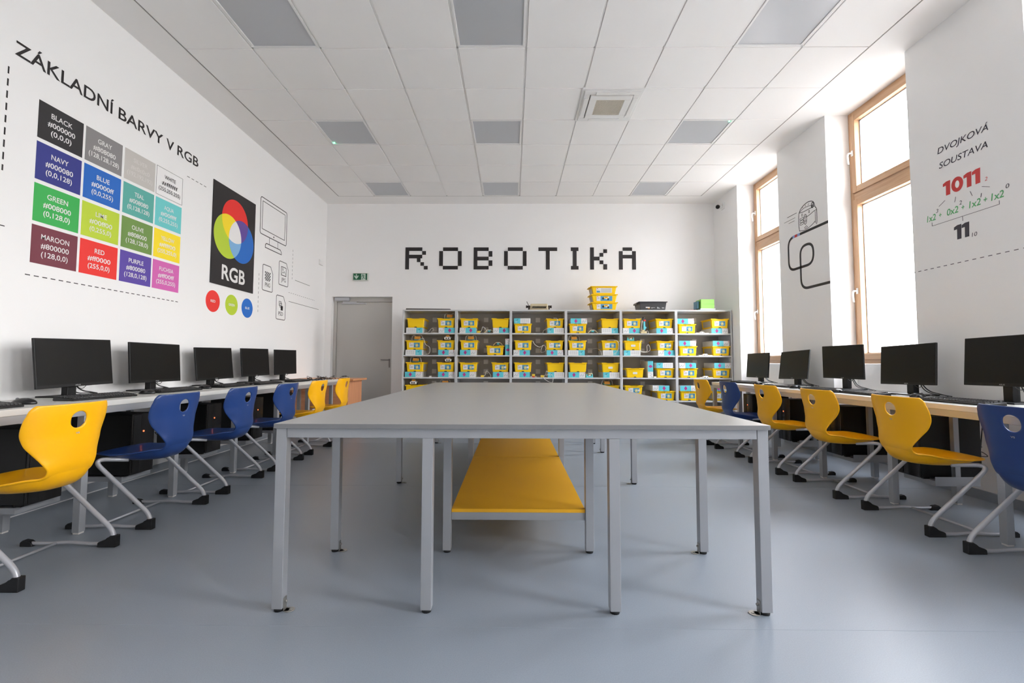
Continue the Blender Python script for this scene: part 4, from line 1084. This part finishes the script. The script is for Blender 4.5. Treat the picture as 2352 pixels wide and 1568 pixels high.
# ---- bins and card boxes
BW2, BH, BD = .142, .150, .40          # half width at rim, height, depth
def make_bin(kind):
    t = thing('storage_bin', '', 'bin', (0, 0, 0))         # local: front face at y=0, depth to +y
    mb = MB(); hb, ht = .122, .133; d = BD
    o_ = [(-hb, .012, .0), (hb, .012, .0), (hb, d-.012, .0), (-hb, d-.012, .0)]; p_ = [(-ht, .004, .137), (ht, .004, .137), (ht, d-.004, .137), (-ht, d-.004, .137)]
    mb.hexa(o_, p_, bev=.010)
    mb.build('bin_body', m_bin, t)
    mb = MB(); mb.box(-BW2, BW2, -.006, d+.004, .134, .143, bev=.003)
    mb.box(-BW2, -.06, -.006, .03, .141, .150, bev=.003); mb.box(.06, BW2, -.006, .03, .141, .150, bev=.003)
    mb.box(-BW2, -BW2+.02, .02, d, .141, .150, bev=.003); mb.box(BW2-.02, BW2, .02, d, .141, .150, bev=.003)
    mb.build('bin_lid', m_bin, t)
    mb = MB(); mb.hexa([(-.022, .0105, .001), (.022, .0105, .001), (.022, .015, .001), (-.022, .015, .001)], [(-.015, .0100, .014), (.015, .0100, .014), (.015, .015, .014), (-.015, .015, .014)]); mb.build('bin_notch', m_cap, t)
    def fy(z): return .012-.008*(z/.137)
    fr = Frame((0, .0105, .0), (1, 0, 0), (0, -.058, 1))
    if kind in ('label', 'sticker', 'string'):
        mb = MB()
        rect(mb, fr, -.084, .084, .037, .112, .0, .0022, 0); rect(mb, fr, -.012, .084, .037, .112, .0021, .0028, 1)
        rect(mb, fr, -.076, -.062, .098, .107, .0021, .0028, 2)
        for k in range(3): rect(mb, fr, -.072, -.030, .080-k*.009, .084-k*.009, .0021, .0027, 3)
        disc(mb, fr, .036, .070, .022, .0028, .0036, 4, 20, .026); rect(mb, fr, -.002, .012, .052, .066, .0028, .0036, 5); rect(mb, fr, .060, .070, .086, .102, .0028, .0036, 5); rect(mb, fr, .030, .044, .066, .080, .0036, .0042, 0)
        mb.build('front_label', [m_white, m_picblue, m_red, m_grey, M('label_yellow', S(205, 200, 120), .5), M('label_navy', S(44, 78, 100), .5)], t, recalc=True)
    if kind == 'sticker':
        mb = MB(); rect(mb, fr, .058, .094, .060, .090, .0042, .005); mb.build('white_sticker', m_white, t)
    if kind == 'midsticker':
        mb = MB(); plate(mb, fr, rrect(-.035, .035, .055, .088, .01, 3), 0, .003); mb.build('white_sticker', m_white, t)
    if kind == 'string':
        mb = MB(); mb.tube([(-.008, -.009, .152), (-.008, -.009, .14), (-.008, .004, .10), (-.008, .010, .003)], .0022, n=6); mb.build('white_string', m_cable_w, t)
    if kind in ('label', 'string', 'sticker', 'plain', 'midsticker'):
        for s in (-1, 1):
            mb = MB(); x_ = .1335
            mb.hexa([(s*.1245, .05, .025), (s*.1245, .33, .025), (s*.1265, .33, .025), (s*.1265, .05, .025)], [(s*.1318, .05, .118), (s*.1318, .33, .118), (s*.1345, .33, .118), (s*.1345, .05, .118)])
            mb.build('side_label', M('pale_side_label', S(176, 172, 164), .55), t)
    return t
def make_cbox(kind):
    t = thing('card_box', '', 'box', (0, 0, 0)); w, h, d = .130, .083, .40
    mb = MB(); mb.box(-w, w, 0, d, 0, h, bev=.0015, seg=1); mb.build('box_body', m_white, t)
    fr = Frame((0, 0, 0), (1, 0, 0), (0, 0, 1)); mb = MB()
    if kind in ('dl', 'dr'):
        a0, a1 = (-w, .036) if kind == 'dl' else (-.036, w)
        rect(mb, fr, a0, a1, .0, h, 0, .0010, 0); c = (a0+a1)/2
        plate(mb, fr, [(c-.026, h/2), (c, h/2-.036), (c+.026, h/2), (c, h/2+.036)], .0010, .0016, 1)
        b0, b1 = (.036, w) if kind == 'dl' else (-w, -.036)
        rect(mb, fr, b1-.020, b1-.010, h-.022, h-.012, 0, .001, 2)
        for k in range(4): rect(mb, fr, b0+.012+k*.018, b0+.022+k*.018, .018+(k % 2)*.012, .036+(k % 2)*.014, 0, .001, 3)
    else:
        a0, a1 = (-w, -.030) if kind == 'cw' else (.030, w)
        rect(mb, fr, a0, a1, 0, h, 0, .001, 0); c = (a0+a1)/2
        stroke(mb, fr, [(c-.014, .058), (c-.004, .050), (c+.016, .070)], .006, d0=.001, d1=.0016, m=4)
        stroke(mb, fr, [(c-.016+.012*math.cos(k*PI/6), .026+.012*math.sin(k*PI/6)) for k in range(12)], .003, True, .001, .0016, 5)
        b0 = -.022 if kind == 'cw' else -w+.010
        for k in range(3):
            for q in range(4): rect(mb, fr, b0+.010+q*.032, b0+.032+q*.032, .022+k*.018, .028+k*.018, 0, .001, 3)
    mb.build('front_print', [m_cyan, m_mag, m_red, M('box_grey_print', S(176, 178, 184), .6), M('box_dark_print', S(30, 70, 84), .6), m_white], t)
    return t
BINS = {}; BOXES = {}
def place(cache, maker, kind, loc, rz, label, group):
    if kind not in cache:
        o = maker(kind); o.location = loc; o.rotation_euler = (0, 0, rz); o['label'] = label; o['group'] = group; cache[kind] = o; return o
    return dup(cache[kind], loc, rz, label, group)
def pxx(u, X): return (900+X/5.4075) if u < 3 else (1290+X/5.407)
YFRONT = 7.305
def wx_of(u, X): return (pxx(u, X)-1176)/1062.5*YFRONT+.006
rown = ['top', 'second', 'third', 'fourth']
# (unit, row, side, bin kind, bin x, bin level, box kind or None, box x, box level)
CONT = [
 (0,0,'left','plain',281,1,'wc',268,0), (0,0,'right','label',676,1,'dr',700,0),
 (1,0,'left','label',948,1,'dr',935,0), (1,0,'right','plain',1352,1,'dr',1375,0),
 (2,0,'left','string',1622,0,'cw',1612,1), (2,0,'right','label',2022,1,'cw',2028,0),
 (0,1,'left','label',270,1,'wc',262,0), (0,1,'right','label',672,1,'dl',690,0),
 (1,1,'left','label',950,1,'dl',941,0), (1,1,'right','label',1275,0,None,0,0),
 (2,1,'left','label',1625,1,'dr',1606,0), (2,1,'right','sticker',2014,1,'dl',2020,0),
 (0,2,'left','label',277,1,'dl',262,0), (0,2,'right','label',672,1,'dl',690,0),
 (1,2,'left','sticker',945,1,'dl',931,0), (1,2,'right','sticker',1352,1,'dl',1372,0),
 (2,2,'left','sticker',1622,1,'dr',1605,0), (2,2,'right','plain',2028,1,'cw',2032,0),
 (0,3,'left','plain',272,1,'dl',262,0),
 (3,0,'left','string',196,0,'dl',207,1), (3,0,'right','plain',593,1,'wc',592,0),
 (3,1,'left','sticker',191,1,'wc',176,0), (3,1,'right','label',600,1,'wc',616,0),
 (3,2,'left','plain',196,1,'dl',180,0), (3,2,'right','midsticker',600,1,'cw',616,0),
 (3,3,'right','label',605,1,'wc',610,0),
 (4,0,'left','label',874,1,'dr',858,0), (4,0,'right','label',1272,1,'dl',1270,0),
 (4,1,'left','midsticker',880,1,'cw',866,0), (4,1,'right','sticker',1282,1,'dr',1292,0),
 (4,2,'left','midsticker',900,0,None,0,0), (4,2,'right','label',1277,0,'cw',1263,1),
 (4,3,'left','sticker',884,1,'wc',870,0), (4,3,'right','string',1295,0,'dr',1213,1),
 (5,0,'left','string',1553,0,'dl',1535,1), (5,0,'right','label',1955,1,'dl',1952,0),
 (5,1,'left','string',1560,0,'dl',1551,1), (5,1,'right','string',1965,0,'dl',1965,1),
 (5,2,'left','string',1565,0,'dr',1545,1), (5,2,'right','label',1965,0,'dl',1983,1),
 (5,3,'left','string',1567,0,'dl',1553,1), (5,3,'right','string',1960,0,'dl',1960,1),
]
rnd = random.Random(3)
kn = {'plain': 'plain yellow bin', 'label': 'yellow bin with picture label', 'sticker': 'yellow bin with label and white sticker', 'string': 'yellow bin with label and white string', 'midsticker': 'yellow bin with a white sticker'}
kx = {'wc': 'white box with cyan end', 'cw': 'white box with cyan left end', 'dl': 'cyan diamond box', 'dr': 'cyan diamond box'}
GAP = .019+.0012
for u, r, side, bk, bx, bl, xk, xx, xl in CONT:
    zs = shelf_tops[r]; lim0, lim1 = UX[u]+GAP, UX[u+1]-GAP
    bxw = wx_of(u, bx); bxw = max(lim0+BW2+.002, min(lim1-BW2-.002, bxw))
    zb = zs+(.0835 if bl else 0)
    place(BINS, make_bin, bk, (bxw, YFRONT+rnd.uniform(-.006, .01), zb+.0005), 0, '%s, %s side of the %s shelf, %s unit' % (kn[bk], side, rown[r], nth[u]), 'yellow bins on the shelves')
    if xk:
        xw = max(lim0+.132, min(lim1-.132, wx_of(u, xx))); zx = zs+(.1505 if xl else 0)
        place(BOXES, make_cbox, xk, (xw, YFRONT-.004+rnd.uniform(-.006, .006), zx+(.0012 if xl else .0002)), 0, '%s %s bin, %s of the %s shelf, %s unit' % (kx[xk], 'on the' if xl else 'under the', side, rown[r], nth[u]), 'card boxes on the shelves')
# two boxes standing on end
b = dup(BOXES['dl'], (wx_of(1, 1434)+.0415, YFRONT+.01, shelf_tops[1]+.131), 0, 'card box standing on end, second shelf, second unit', 'card boxes on the shelves'); b.rotation_euler = (0, -PI/2, 0)
b = dup(BOXES['dr'], (wx_of(4, 1091)+.0415, YFRONT+.01, shelf_tops[2]+.131), 0, 'card box standing on end, third shelf, fifth unit', 'card boxes on the shelves'); b.rotation_euler = (0, -PI/2, 0)

# ---- little brick robots and cables
m_tan = M('tan_brick', S(214, 196, 150), .45); m_org = M('orange_brick', S(206, 140, 40), .45); m_teal = M('teal_brick', S(60, 160, 170), .45); m_wb = M('white_brick', S(232, 230, 226), .4)
def robot(kind, label, x, y, z, rz=0, grp='small brick robots and parts on the shelves'):
    t = thing('toy_robot', label, 'toy robot', (x, y, z), rz, grp)
    def part(nm, mat, f):
        mb = MB(); f(mb); mb.build(nm, mat, t)
    if kind == 'arch':      # yellow hub with looping white cables
        part('hub', m_org, lambda mb: (mb.box(-.045, .045, -.03, .04, .016, .062, bev=.004), mb.box(-.03, .03, -.034, -.03, .028, .05)))
        part('wheels', m_teal, lambda mb: (mb.cyl((-.055, 0, .018), (-.045, 0, .018), .018), mb.cyl((.045, 0, .018), (.055, 0, .018), .018), mb.box(-.05, .05, -.02, .03, .008, .018)))
        part('robot_cables', m_cable_w, lambda mb: (mb.tube(crom([(-.03, 0, .06), (-.05, -.01, .085), (-.075, -.02, .06), (-.085, -.02, .02), (-.08, -.02, .003)], 6), .0028, n=6), mb.tube(crom([(.02, 0, .06), (.05, -.01, .088), (.08, -.02, .06), (.09, -.02, .003)], 6), .0028, n=6)))
    elif kind == 'car':     # white body with dark eyes
        part('robot_body', m_wb, lambda mb: (mb.box(-.052, .052, -.04, .05, .014, .050, bev=.005), mb.box(-.03, .03, -.02, .04, .05, .066, bev=.004)))
        part('hub', m_org, lambda mb: (mb.box(-.022, .028, -.025, .03, .058, .084, bev=.003),))
        part('face', m_cap, lambda mb: (mb.box(-.028, -.008, -.043, -.039, .024, .042), mb.box(.008, .028, -.043, -.039, .024, .042)))
        part('wheels', m_black2, lambda mb: (mb.cyl((-.066, 0, .020), (-.052, 0, .020), .020), mb.cyl((.052, 0, .020), (.066, 0, .020), .020)))
    elif kind == 'spider':
        part('robot_body', m_teal, lambda mb: (mb.box(-.020, .020, -.02, .02, .018, .045, bev=.004),))
        part('robot_legs', m_tan, lambda mb: [mb.tube(crom([(0, 0, .04), (sx*.03, sy*.02, .052), (sx*.062, sy*.035, .022), (sx*.074, sy*.04, .004)], 4), .005, n=6) for sx in (-1, 1) for sy in (-1, 1)])
        part('hub', m_wb, lambda mb: (mb.box(-.026, .026, -.026, .026, .045, .056, bev=.003),))
    elif kind == 'tower':
        part('robot_base', m_tan, lambda mb: (mb.box(-.045, .045, -.03, .05, .0, .028, bev=.004), mb.box(-.030, .012, -.032, .02, .028, .055, bev=.003)))
        part('robot_column', m_cyan, lambda mb: (mb.hexa([(.0, -.01, .05), (.03, -.01, .05), (.03, .02, .05), (.0, .02, .05)], [(.002, -.01, .19), (.024, -.01, .19), (.024, .02, .19), (.002, .02, .19)], bev=.003), mb.cyl((.03, -.012, .09), (.03, .02, .09), .016)))
        part('robot_head', m_cap, lambda mb: (mb.ball((.0, 0, .245), .016), mb.box(-.018, .008, -.01, .015, .205, .24, bev=.003)))
        part('red_brick', m_red, lambda mb: (mb.box(.005, .036, -.014, .02, .19, .215, bev=.003),))
        part('robot_cables', m_cable_w, lambda mb: (mb.tube(crom([(-.015, -.01, .20), (-.035, -.02, .13), (-.04, -.02, .06), (-.045, -.02, .01)], 6), .003, n=6),))
    elif kind == 'block':
        part('hub', M('bright_yellow_brick', (.8, .55, .05), .4), lambda mb: (mb.box(-.025, .025, -.03, .03, .0, .034, bev=.003),))
        part('robot_cables', m_cable_w, lambda mb: (mb.tube(crom([(.025, 0, .015), (.05, -.01, .05), (.06, -.015, .095), (.09, -.01, .085), (.125, 0, .04), (.13, 0, .006), (.09, .01, .004)], 6), .0035, n=6),))
    elif kind == 'white':
        part('robot_body', m_wb, lambda mb: (mb.hexa([(-.05, -.03, 0), (.05, -.03, 0), (.05, .04, 0), (-.05, .04, 0)], [(-.03, -.02, .03), (.025, -.02, .03), (.025, .03, .03), (-.03, .03, .03)], bev=.006), mb.box(-.10, -.05, -.02, .02, 0, .012, bev=.003), mb.box(.05, .11, -.015, .02, 0, .010, bev=.003)))
        part('dark_stripe', m_cap, lambda mb: (mb.cyl((-.02, -.034, .012), (-.02, -.028, .012), .006), mb.cyl((.02, -.034, .012), (.02, -.028, .012), .006)))
    elif kind == 'small':
        part('robot_body', M('bright_yellow_brick', (.8, .55, .05), .4), lambda mb: (mb.box(-.024, .024, -.02, .02, .018, .052, bev=.003),))
        part('red_brick', m_red, lambda mb: (mb.box(-.016, .016, -.02, .02, .0, .018, bev=.002),))
        part('robot_arm', m_wb, lambda mb: mb.box(-.046, -.024, -.01, .01, .004, .018, bev=.002)); part('robot_arm', m_wb, lambda mb: mb.box(.024, .046, -.01, .01, .004, .018, bev=.002))
    elif kind == 'cyanbot':
        part('robot_body', m_cyan, lambda mb: (mb.box(-.055, .055, -.02, .03, .0, .022, bev=.003), mb.box(-.05, -.034, -.02, .02, .022, .05, bev=.002), mb.box(.036, .052, -.02, .02, .022, .05, bev=.002)))
        part('robot_arms', m_tan, lambda mb: (mb.tube([(-.03, 0, .03), (0, 0, .062), (.03, 0, .03)], .006, n=6), mb.tube([(-.05, 0, .066), (.05, 0, .058)], .004, n=6)))
        part('robot_head', m_wb, lambda mb: (mb.box(-.018, .018, -.016, .016, .022, .040, bev=.003),))
    return t
lv = .0835+.1505
def RB(kind, u, X, r, up, label, yo=.06, rz=0): return robot(kind, label, wx_of(u, X), YFRONT+yo, shelf_tops[r]+up+.0005, rz)
RB('arch', 0, 700, 0, lv, 'brick robot on the right bin, top shelf, first unit', .09)
RB('arch', 0, 300, 1, lv, 'brick robot with cables, left bin, second shelf, first unit', .05)
RB('car', 0, 678, 1, lv, 'white brick car on the right bin, second shelf, first unit')
RB('arch', 0, 282, 2, lv, 'yellow brick robot on the left bin, third shelf, first unit')
RB('car', 0, 690, 2, lv, 'white brick car on the right bin, third shelf, first unit', .05)
RB('car', 0, 258, 3, lv, 'white brick car on the left bin, fourth shelf, first unit', .05)
RB('arch', 0, 655, 3, lv, 'brick robot with cable arch, right side, fourth shelf, first unit', .05)
RB('spider', 1, 1200, 0, 0, 'tan spider robot on the top shelf of the second unit', .05)
RB('block', 1, 1068, 0, 0, 'yellow block with white cable, top shelf, second unit', .02)
RB('arch', 1, 972, 1, lv, 'brick robot on the left bin, second shelf, second unit', .05)
RB('spider', 1, 1310, 1, .1505, 'spider robot on the low bin, second shelf, second unit', .06)
RB('block', 1, 1118, 2, 0, 'yellow block with white cable, third shelf, second unit', .02)
RB('small', 2, 1752, 2, 0, 'small yellow and red brick robot, third shelf, third unit', .02)
RB('block', 2, 1862, 2, 0, 'yellow block with white cable, third shelf, third unit', .02)
RB('spider', 3, 385, 0, 0, 'flat brick parts on the top shelf of the fourth unit', .05)
RB('arch', 3, 150, 1, lv, 'dark brick robot on the left bin, second shelf, fourth unit', .06)
RB('cyanbot', 3, 338, 2, 0, 'cyan and white brick robot, third shelf, fourth unit', .03)
RB('arch', 3, 560, 3, lv, 'brick robot on the right bin, fourth shelf, fourth unit', .08)
RB('tower', 4, 1008, 0, 0, 'tall cyan brick robot tower, top shelf, fifth unit', .0)
RB('cyanbot', 4, 858, 1, lv, 'cyan brick robot on the left bin, second shelf, fifth unit', .06)
RB('white', 5, 1735, 0, 0, 'white brick parts on the top shelf of the sixth unit', .03)
RB('white', 5, 1765, 1, 0, 'white brick parts on the second shelf of the sixth unit', -.0)
RB('white', 5, 1765, 2, 0, 'white brick parts on the third shelf of the sixth unit', -.0)
def shelf_cable(label, u, r, pts, yo=-.012):
    mb = MB(); zs = shelf_tops[r]
    P = [(wx_of(u, X), YFRONT+yo+q, zs+z) for X, z, q in pts]; c = P[0]
    mb.tube(crom([(a-c[0], b-c[1], d-c[2]) for a, b, d in P], 6), .0032, n=6)
    o = mb.build('white_cable', m_cable_w); o.location = c
    return tag(o, label, 'cable', 'white cables on the shelves')
shelf_cable('white cable lying on the top shelf of the first unit', 0, 0, [(400, .006, .02), (440, .02, .01), (480, .075, 0), (505, .05, .02), (470, .012, .02), (550, .006, .03)], .02)
shelf_cable('white cable looping from the left bin, second shelf, first unit', 0, 1, [(325, .242, -.012), (385, .262, -.014), (412, .17, -.016), (462, .12, .0), (455, .03, .02), (405, .006, .02)])
shelf_cable('white cable hanging over the right bin, top shelf, third unit', 2, 0, [(2000, .240, .0), (2045, .225, -.014), (2035, .14, -.018), (1960, .09, -.012), (1885, .05, .0), (1868, .004, .01)])
shelf_cable('white cable strung between the bins, second shelf, third unit', 2, 1, [(1745, .225, .02), (1770, .17, .02), (1830, .13, .02), (1875, .16, .01), (1905, .12, -.012), (1890, .06, -.012), (1845, .05, .02), (1855, .12, .03), (1880, .165, .04)])
shelf_cable('white cable loop hanging below the third shelf, third unit', 2, 2, [(1875, .01, -.0), (1890, -.028, -.02), (1955, -.075, -.022), (1985, -.07, -.022), (1988, .02, -.02), (1960, .05, -.01), (1900, .035, .0)])
shelf_cable('white cable over the right bin, second shelf, fourth unit', 3, 1, [(550, .242, -.010), (660, .238, -.014), (692, .19, -.016), (690, .10, -.014), (645, .03, -.014), (580, .008, -.014), (525, .012, -.012)])
shelf_cable('white cable from the socket, second shelf, fourth unit', 3, 1, [(345, .085, .36), (380, .10, .2), (440, .11, .1), (475, .075, .04), (490, .01, .02)])
shelf_cable('white cable loops between the bins, second shelf, fifth unit', 4, 1, [(975, .255, -.010), (952, .17, -.014), (960, .08, -.012), (1030, .05, 0), (1085, .09, 0), (1065, .17, 0), (1045, .14, .01), (1050, .07, .02), (990, .06, .02)])
shelf_cable('white cable coil at the front of the top shelf, fifth unit', 4, 0, [(980, .006, -.01), (1020, -.004, -.014), (1062, .0, -.014), (1055, .04, -.01), (1035, .03, .0), (1020, .006, .01)])
o = MB(); o.box(-.018, .018, -.012, .02, 0, .020, bev=.002); o = o.build('white_block', m_wb); o.location = (wx_of(0, 470), YFRONT+.02, shelf_tops[2]+.0003); tag(o, 'small white block on the third shelf of the first unit', 'block')
o = MB(); o.box(-.022, .022, -.012, .02, 0, .020, bev=.002); o = o.build('white_block', m_wb); o.location = (wx_of(4, 1133)+.008, YFRONT-.005, shelf_tops[2]+.0003); tag(o, 'small white block beside the standing box, fifth unit', 'block')

# ---- things on top of the shelving
TOPZ = 1.8345
# typewriter
t = thing('typewriter', 'old beige typewriter with black keys on top of the shelving', 'typewriter', (.43, 7.36, TOPZ))
m_tan2 = M('typewriter_beige', S(196, 182, 150), .45)
mb = MB(); mb.hexa([(-.150, -.02, .0), (.150, -.02, .0), (.150, .22, .0), (-.150, .22, .0)], [(-.135, .0, .108), (.135, .0, .108), (.140, .20, .112), (-.140, .20, .112)], bev=.014)
mb.build('typewriter_body', m_tan2, t)
mb = MB(); mb.cyl((-.185, .10, .070), (-.140, .10, .070), .016, n=14); mb.cyl((.140, .10, .070), (.185, .10, .070), .016, n=14); mb.cyl((-.208, .10, .070), (-.185, .10, .070), .022, n=16); mb.cyl((.185, .10, .070), (.208, .10, .070), .022, n=16)
mb.tube([(-.170, .06, .09), (-.188, .03, .125), (-.198, .02, .142)], .005, n=6); mb.box(-.172, -.150, .03, .17, .025, .085, bev=.005); mb.box(.150, .172, .03, .17, .025, .085, bev=.005)
mb.build('carriage', M('typewriter_dark', S(70, 60, 55), .4), t)
mb = MB()
for r in range(3):
    for k in range(11): mb.box(-.112+k*.0205+r*.004, -.112+k*.0205+r*.004+.015, -.036+r*.008, -.012, .034+r*.0115, .042+r*.0115, bev=.002)
mb.build('typewriter_keys', m_black2, t)
# three larger yellow bins in a stack
def big_bin(pic):
    t = thing('storage_bin', '', 'bin', (0, 0, 0)); hw, d = .200, .30
    mb = MB(); mb.hexa([(-hw+.025, .014, 0), (hw-.025, .014, 0), (hw-.025, d-.014, 0), (-hw+.025, d-.014, 0)], [(-hw, 0.004, .118), (hw, .004, .118), (hw, d, .118), (-hw, d, .118)], bev=.010)
    mb.build('bin_body', m_bin, t)
    mb = MB(); mb.box(-hw-.014, hw+.014, -.008, d+.008, .116, .129, bev=.003); mb.box(-hw-.035, -hw-.01, .05, .25, .110, .120, bev=.003); mb.build('bin_lid', m_bin, t)
    fr = Frame((0, .0135, 0), (1, 0, 0), (0, -.085, 1)); mb = MB()
    if pic:
        rect(mb, fr, -.125, .125, .022, .100, 0, .003, 0); rect(mb, fr, -.062, .125, .022, .100, .003, .0036, 1)
        rect(mb, fr, -.115, -.10, .086, .096, .003, .0037, 2)
        for k in range(2): rect(mb, fr, -.112, -.080, .068-k*.01, .073-k*.01, .003, .0037, 3)
        disc(mb, fr, -.022, .060, .015, .0036, .0042, 5, 14, .019); disc(mb, fr, .058, .050, .015, .0036, .0042, 5, 14); rect(mb, fr, -.008, .062, .060, .088, .0036, .0044, 4); rect(mb, fr, .015, .045, .050, .066, .0044, .005, 0); disc(mb, fr, .024, .072, .009, .0050, .0056, 2, 10); rect(mb, fr, .055, .075, .072, .092, .0044, .005, 0)
    else:
        rect(mb, fr, -.125, .125, .022, .100, 0, .003, 0); rect(mb, fr, -.118, -.065, .028, .055, .003, .0036, 1); rect(mb, fr, -.115, -.10, .086, .096, .003, .0037, 2)
        for k in range(5): rect(mb, fr, -.05, .110, .032+k*.013, .037+k*.013, .003, .0037, 3)
    mb.build('front_label', [m_white, m_picblue, m_red, m_grey, m_bin, m_cap], t)
    mb = MB(); mb.hexa([(-hw+.0185, .05, .02), (-hw+.0185, .25, .02), (-hw+.022, .25, .02), (-hw+.022, .05, .02)], [(-hw+.0005, .05, .10), (-hw+.0005, .25, .10), (-hw+.004, .25, .10), (-hw+.004, .05, .10)]); mb.build('side_label', M('pale_side_label', S(176, 172, 164), .55), t)
    return t
gb = 'stack of larger yellow bins on the shelving'
b1 = big_bin(True); b1.location = (1.47, 7.34, TOPZ); b1['label'] = 'large yellow bin, bottom of the stack on top of the shelving'; b1['group'] = gb
dup(b1, (1.47, 7.34, TOPZ+.1295), 0, 'large yellow bin, middle of the stack on top of the shelving')
b3 = big_bin(False); b3.location = (1.465, 7.34, TOPZ+.259); b3['label'] = 'large yellow bin, topmost of the stack on the shelving'; b3['group'] = gb
# black bin
t = thing('storage_bin', 'black storage bin with white print on top of the shelving', 'bin', (2.24, 7.34, TOPZ))
m_bb = M('black_bin', S(52, 52, 55), .45)
mb = MB(); mb.hexa([(-.195, .012, 0), (.195, .012, 0), (.195, .30, 0), (-.195, .30, 0)], [(-.215, .0, .130), (.215, .0, .130), (.215, .31, .130), (-.215, .31, .130)], bev=.006); mb.build('bin_body', m_bb, t)
mb = MB(); mb.box(-.228, .228, -.012, .32, .128, .141, bev=.003); mb.box(-.250, -.220, .06, .25, .105, .128, bev=.004); mb.build('bin_rim', m_bb, t)
mb = MB(); fr = Frame((0, .0115, 0), (1, 0, 0), (0, -.09, 1))
rect(mb, fr, -.115, -.050, .040, .056, 0, .003, 0); rect(mb, fr, -.080, -.050, .028, .038, 0, .003, 1)
for a, b, z in ((-.03, .03, .044), (-.025, -.01, .036), (.065, .085, .052), (.065, .10, .042), (.065, .115, .034), (.14, .175, .046), (.14, .18, .036)): rect(mb, fr, a, b, z-.002, z+.002, 0, .003, 0)
mb.build('bin_print', [m_white, m_org], t)
# green boxes
m_gr = M('green_card', S(140, 205, 90), .5)
for k, (z, lab) in enumerate(((.034, 'light green box, lower of two at the right end of the shelving'), (.106, 'light green box, upper of two at the right end of the shelving'))):
    mb = MB(); mb.box(-.105, .105, 0, .20, 0, .070, bev=.002); mb.box(-.107, .107, -.002, .202, .058, .0715, bev=.001); o = mb.build('green_box', m_gr); o.location = (3.105, 7.34, TOPZ+z)
    tag(o, lab, 'box', 'green boxes on the shelving')
mb = MB(); mb.box(-.012, .012, 0, .16, 0, .12, bev=.002); o = mb.build('blue_folder', M('blue_card', S(80, 130, 150), .5)); o.location = (2.972, 7.38, TOPZ+.034); tag(o, 'blue box edge standing left of the green boxes', 'box')
mb = MB(); mb.box(-.14, .15, -.005, .22, 0, .012, bev=.003); mb.box(-.10, .14, -.0, .20, .012, .0335, bev=.004, m=1); o = mb.build('paper_pile', [M('teal_card', S(60, 130, 120), .5), m_white]); o.location = (3.09, 7.34, TOPZ); tag(o, 'teal and white papers under the green boxes', 'papers')
mb = MB(); mb.box(-.05, .05, 0, .12, 0, .014, bev=.004); o = mb.build('red_pouch', M('dull_red', S(150, 70, 66), .5)); o.location = (2.885, 7.36, TOPZ); tag(o, 'dull red pouch on the shelving left of the papers', 'pouch')
# flat dark board over the first unit
mb = MB(); mb.hexa([(-.365, 0, 0), (.355, 0, 0), (.355, .30, 0), (-.365, .30, 0)], [(-.36, .004, .020), (.34, .004, .014), (.34, .29, .014), (-.36, .29, .020)], bev=.002); o = mb.build('flat_board', M('dark_board', S(60, 54, 50), .5)); o.location = (-1.325, 7.285, TOPZ); tag(o, 'thin dark board lying on top of the first shelving unit', 'board')
# tree seen through the upper pane of the far window
rnd = random.Random(9)
t = thing('tree', 'grey-green leafy tree seen through the upper far window', 'tree', (9.2, 15.5, -.5))
mb = MB(); mb.tube([(0, 0, 0), (.05, 0, 2), (0, .1, 4.5), (-.1, 0, 6.5)], [.22, .18, .14, .06], n=8); mb.build('trunk', M('bark', S(96, 84, 72), .9, bump=.3, bscale=20), t)
mb = MB()
for k in range(26):
    a = rnd.uniform(0, 2*PI); rr = rnd.uniform(0, 1.5); mb.ball((rr*math.cos(a), rr*math.sin(a), 7.3+rnd.uniform(-1.0, 1.2)), rnd.uniform(.45, .8), u=10, v=7)
mb.build('crown_mass', M('leaf_green', (.022, .028, .014), .8, spec=.1, var=.3, scale=2), t)
mb = MB()
for k in range(2600):
    a = rnd.uniform(0, 2*PI); q = rnd.random()**.5; ph = rnd.uniform(-1, 1); rr = 2.0*math.sqrt(max(0, 1-ph*ph))*q
    c = Vector((rr*math.cos(a), rr*math.sin(a), 7.3+1.7*ph)); s = rnd.uniform(.08, .17)
    n_ = Vector((rnd.uniform(-1, 1), rnd.uniform(-1, 1), rnd.uniform(-1, 1))).normalized(); a_ = n_.orthogonal().normalized(); b_ = n_.cross(a_)
    mb.poly([c-a_*s, c-b_*s*.5, c+a_*s, c+b_*s*.5])
mb.build('foliage', M('leaf_green', (.022, .028, .014), .8, spec=.1, var=.3, scale=2), t, recalc=False)
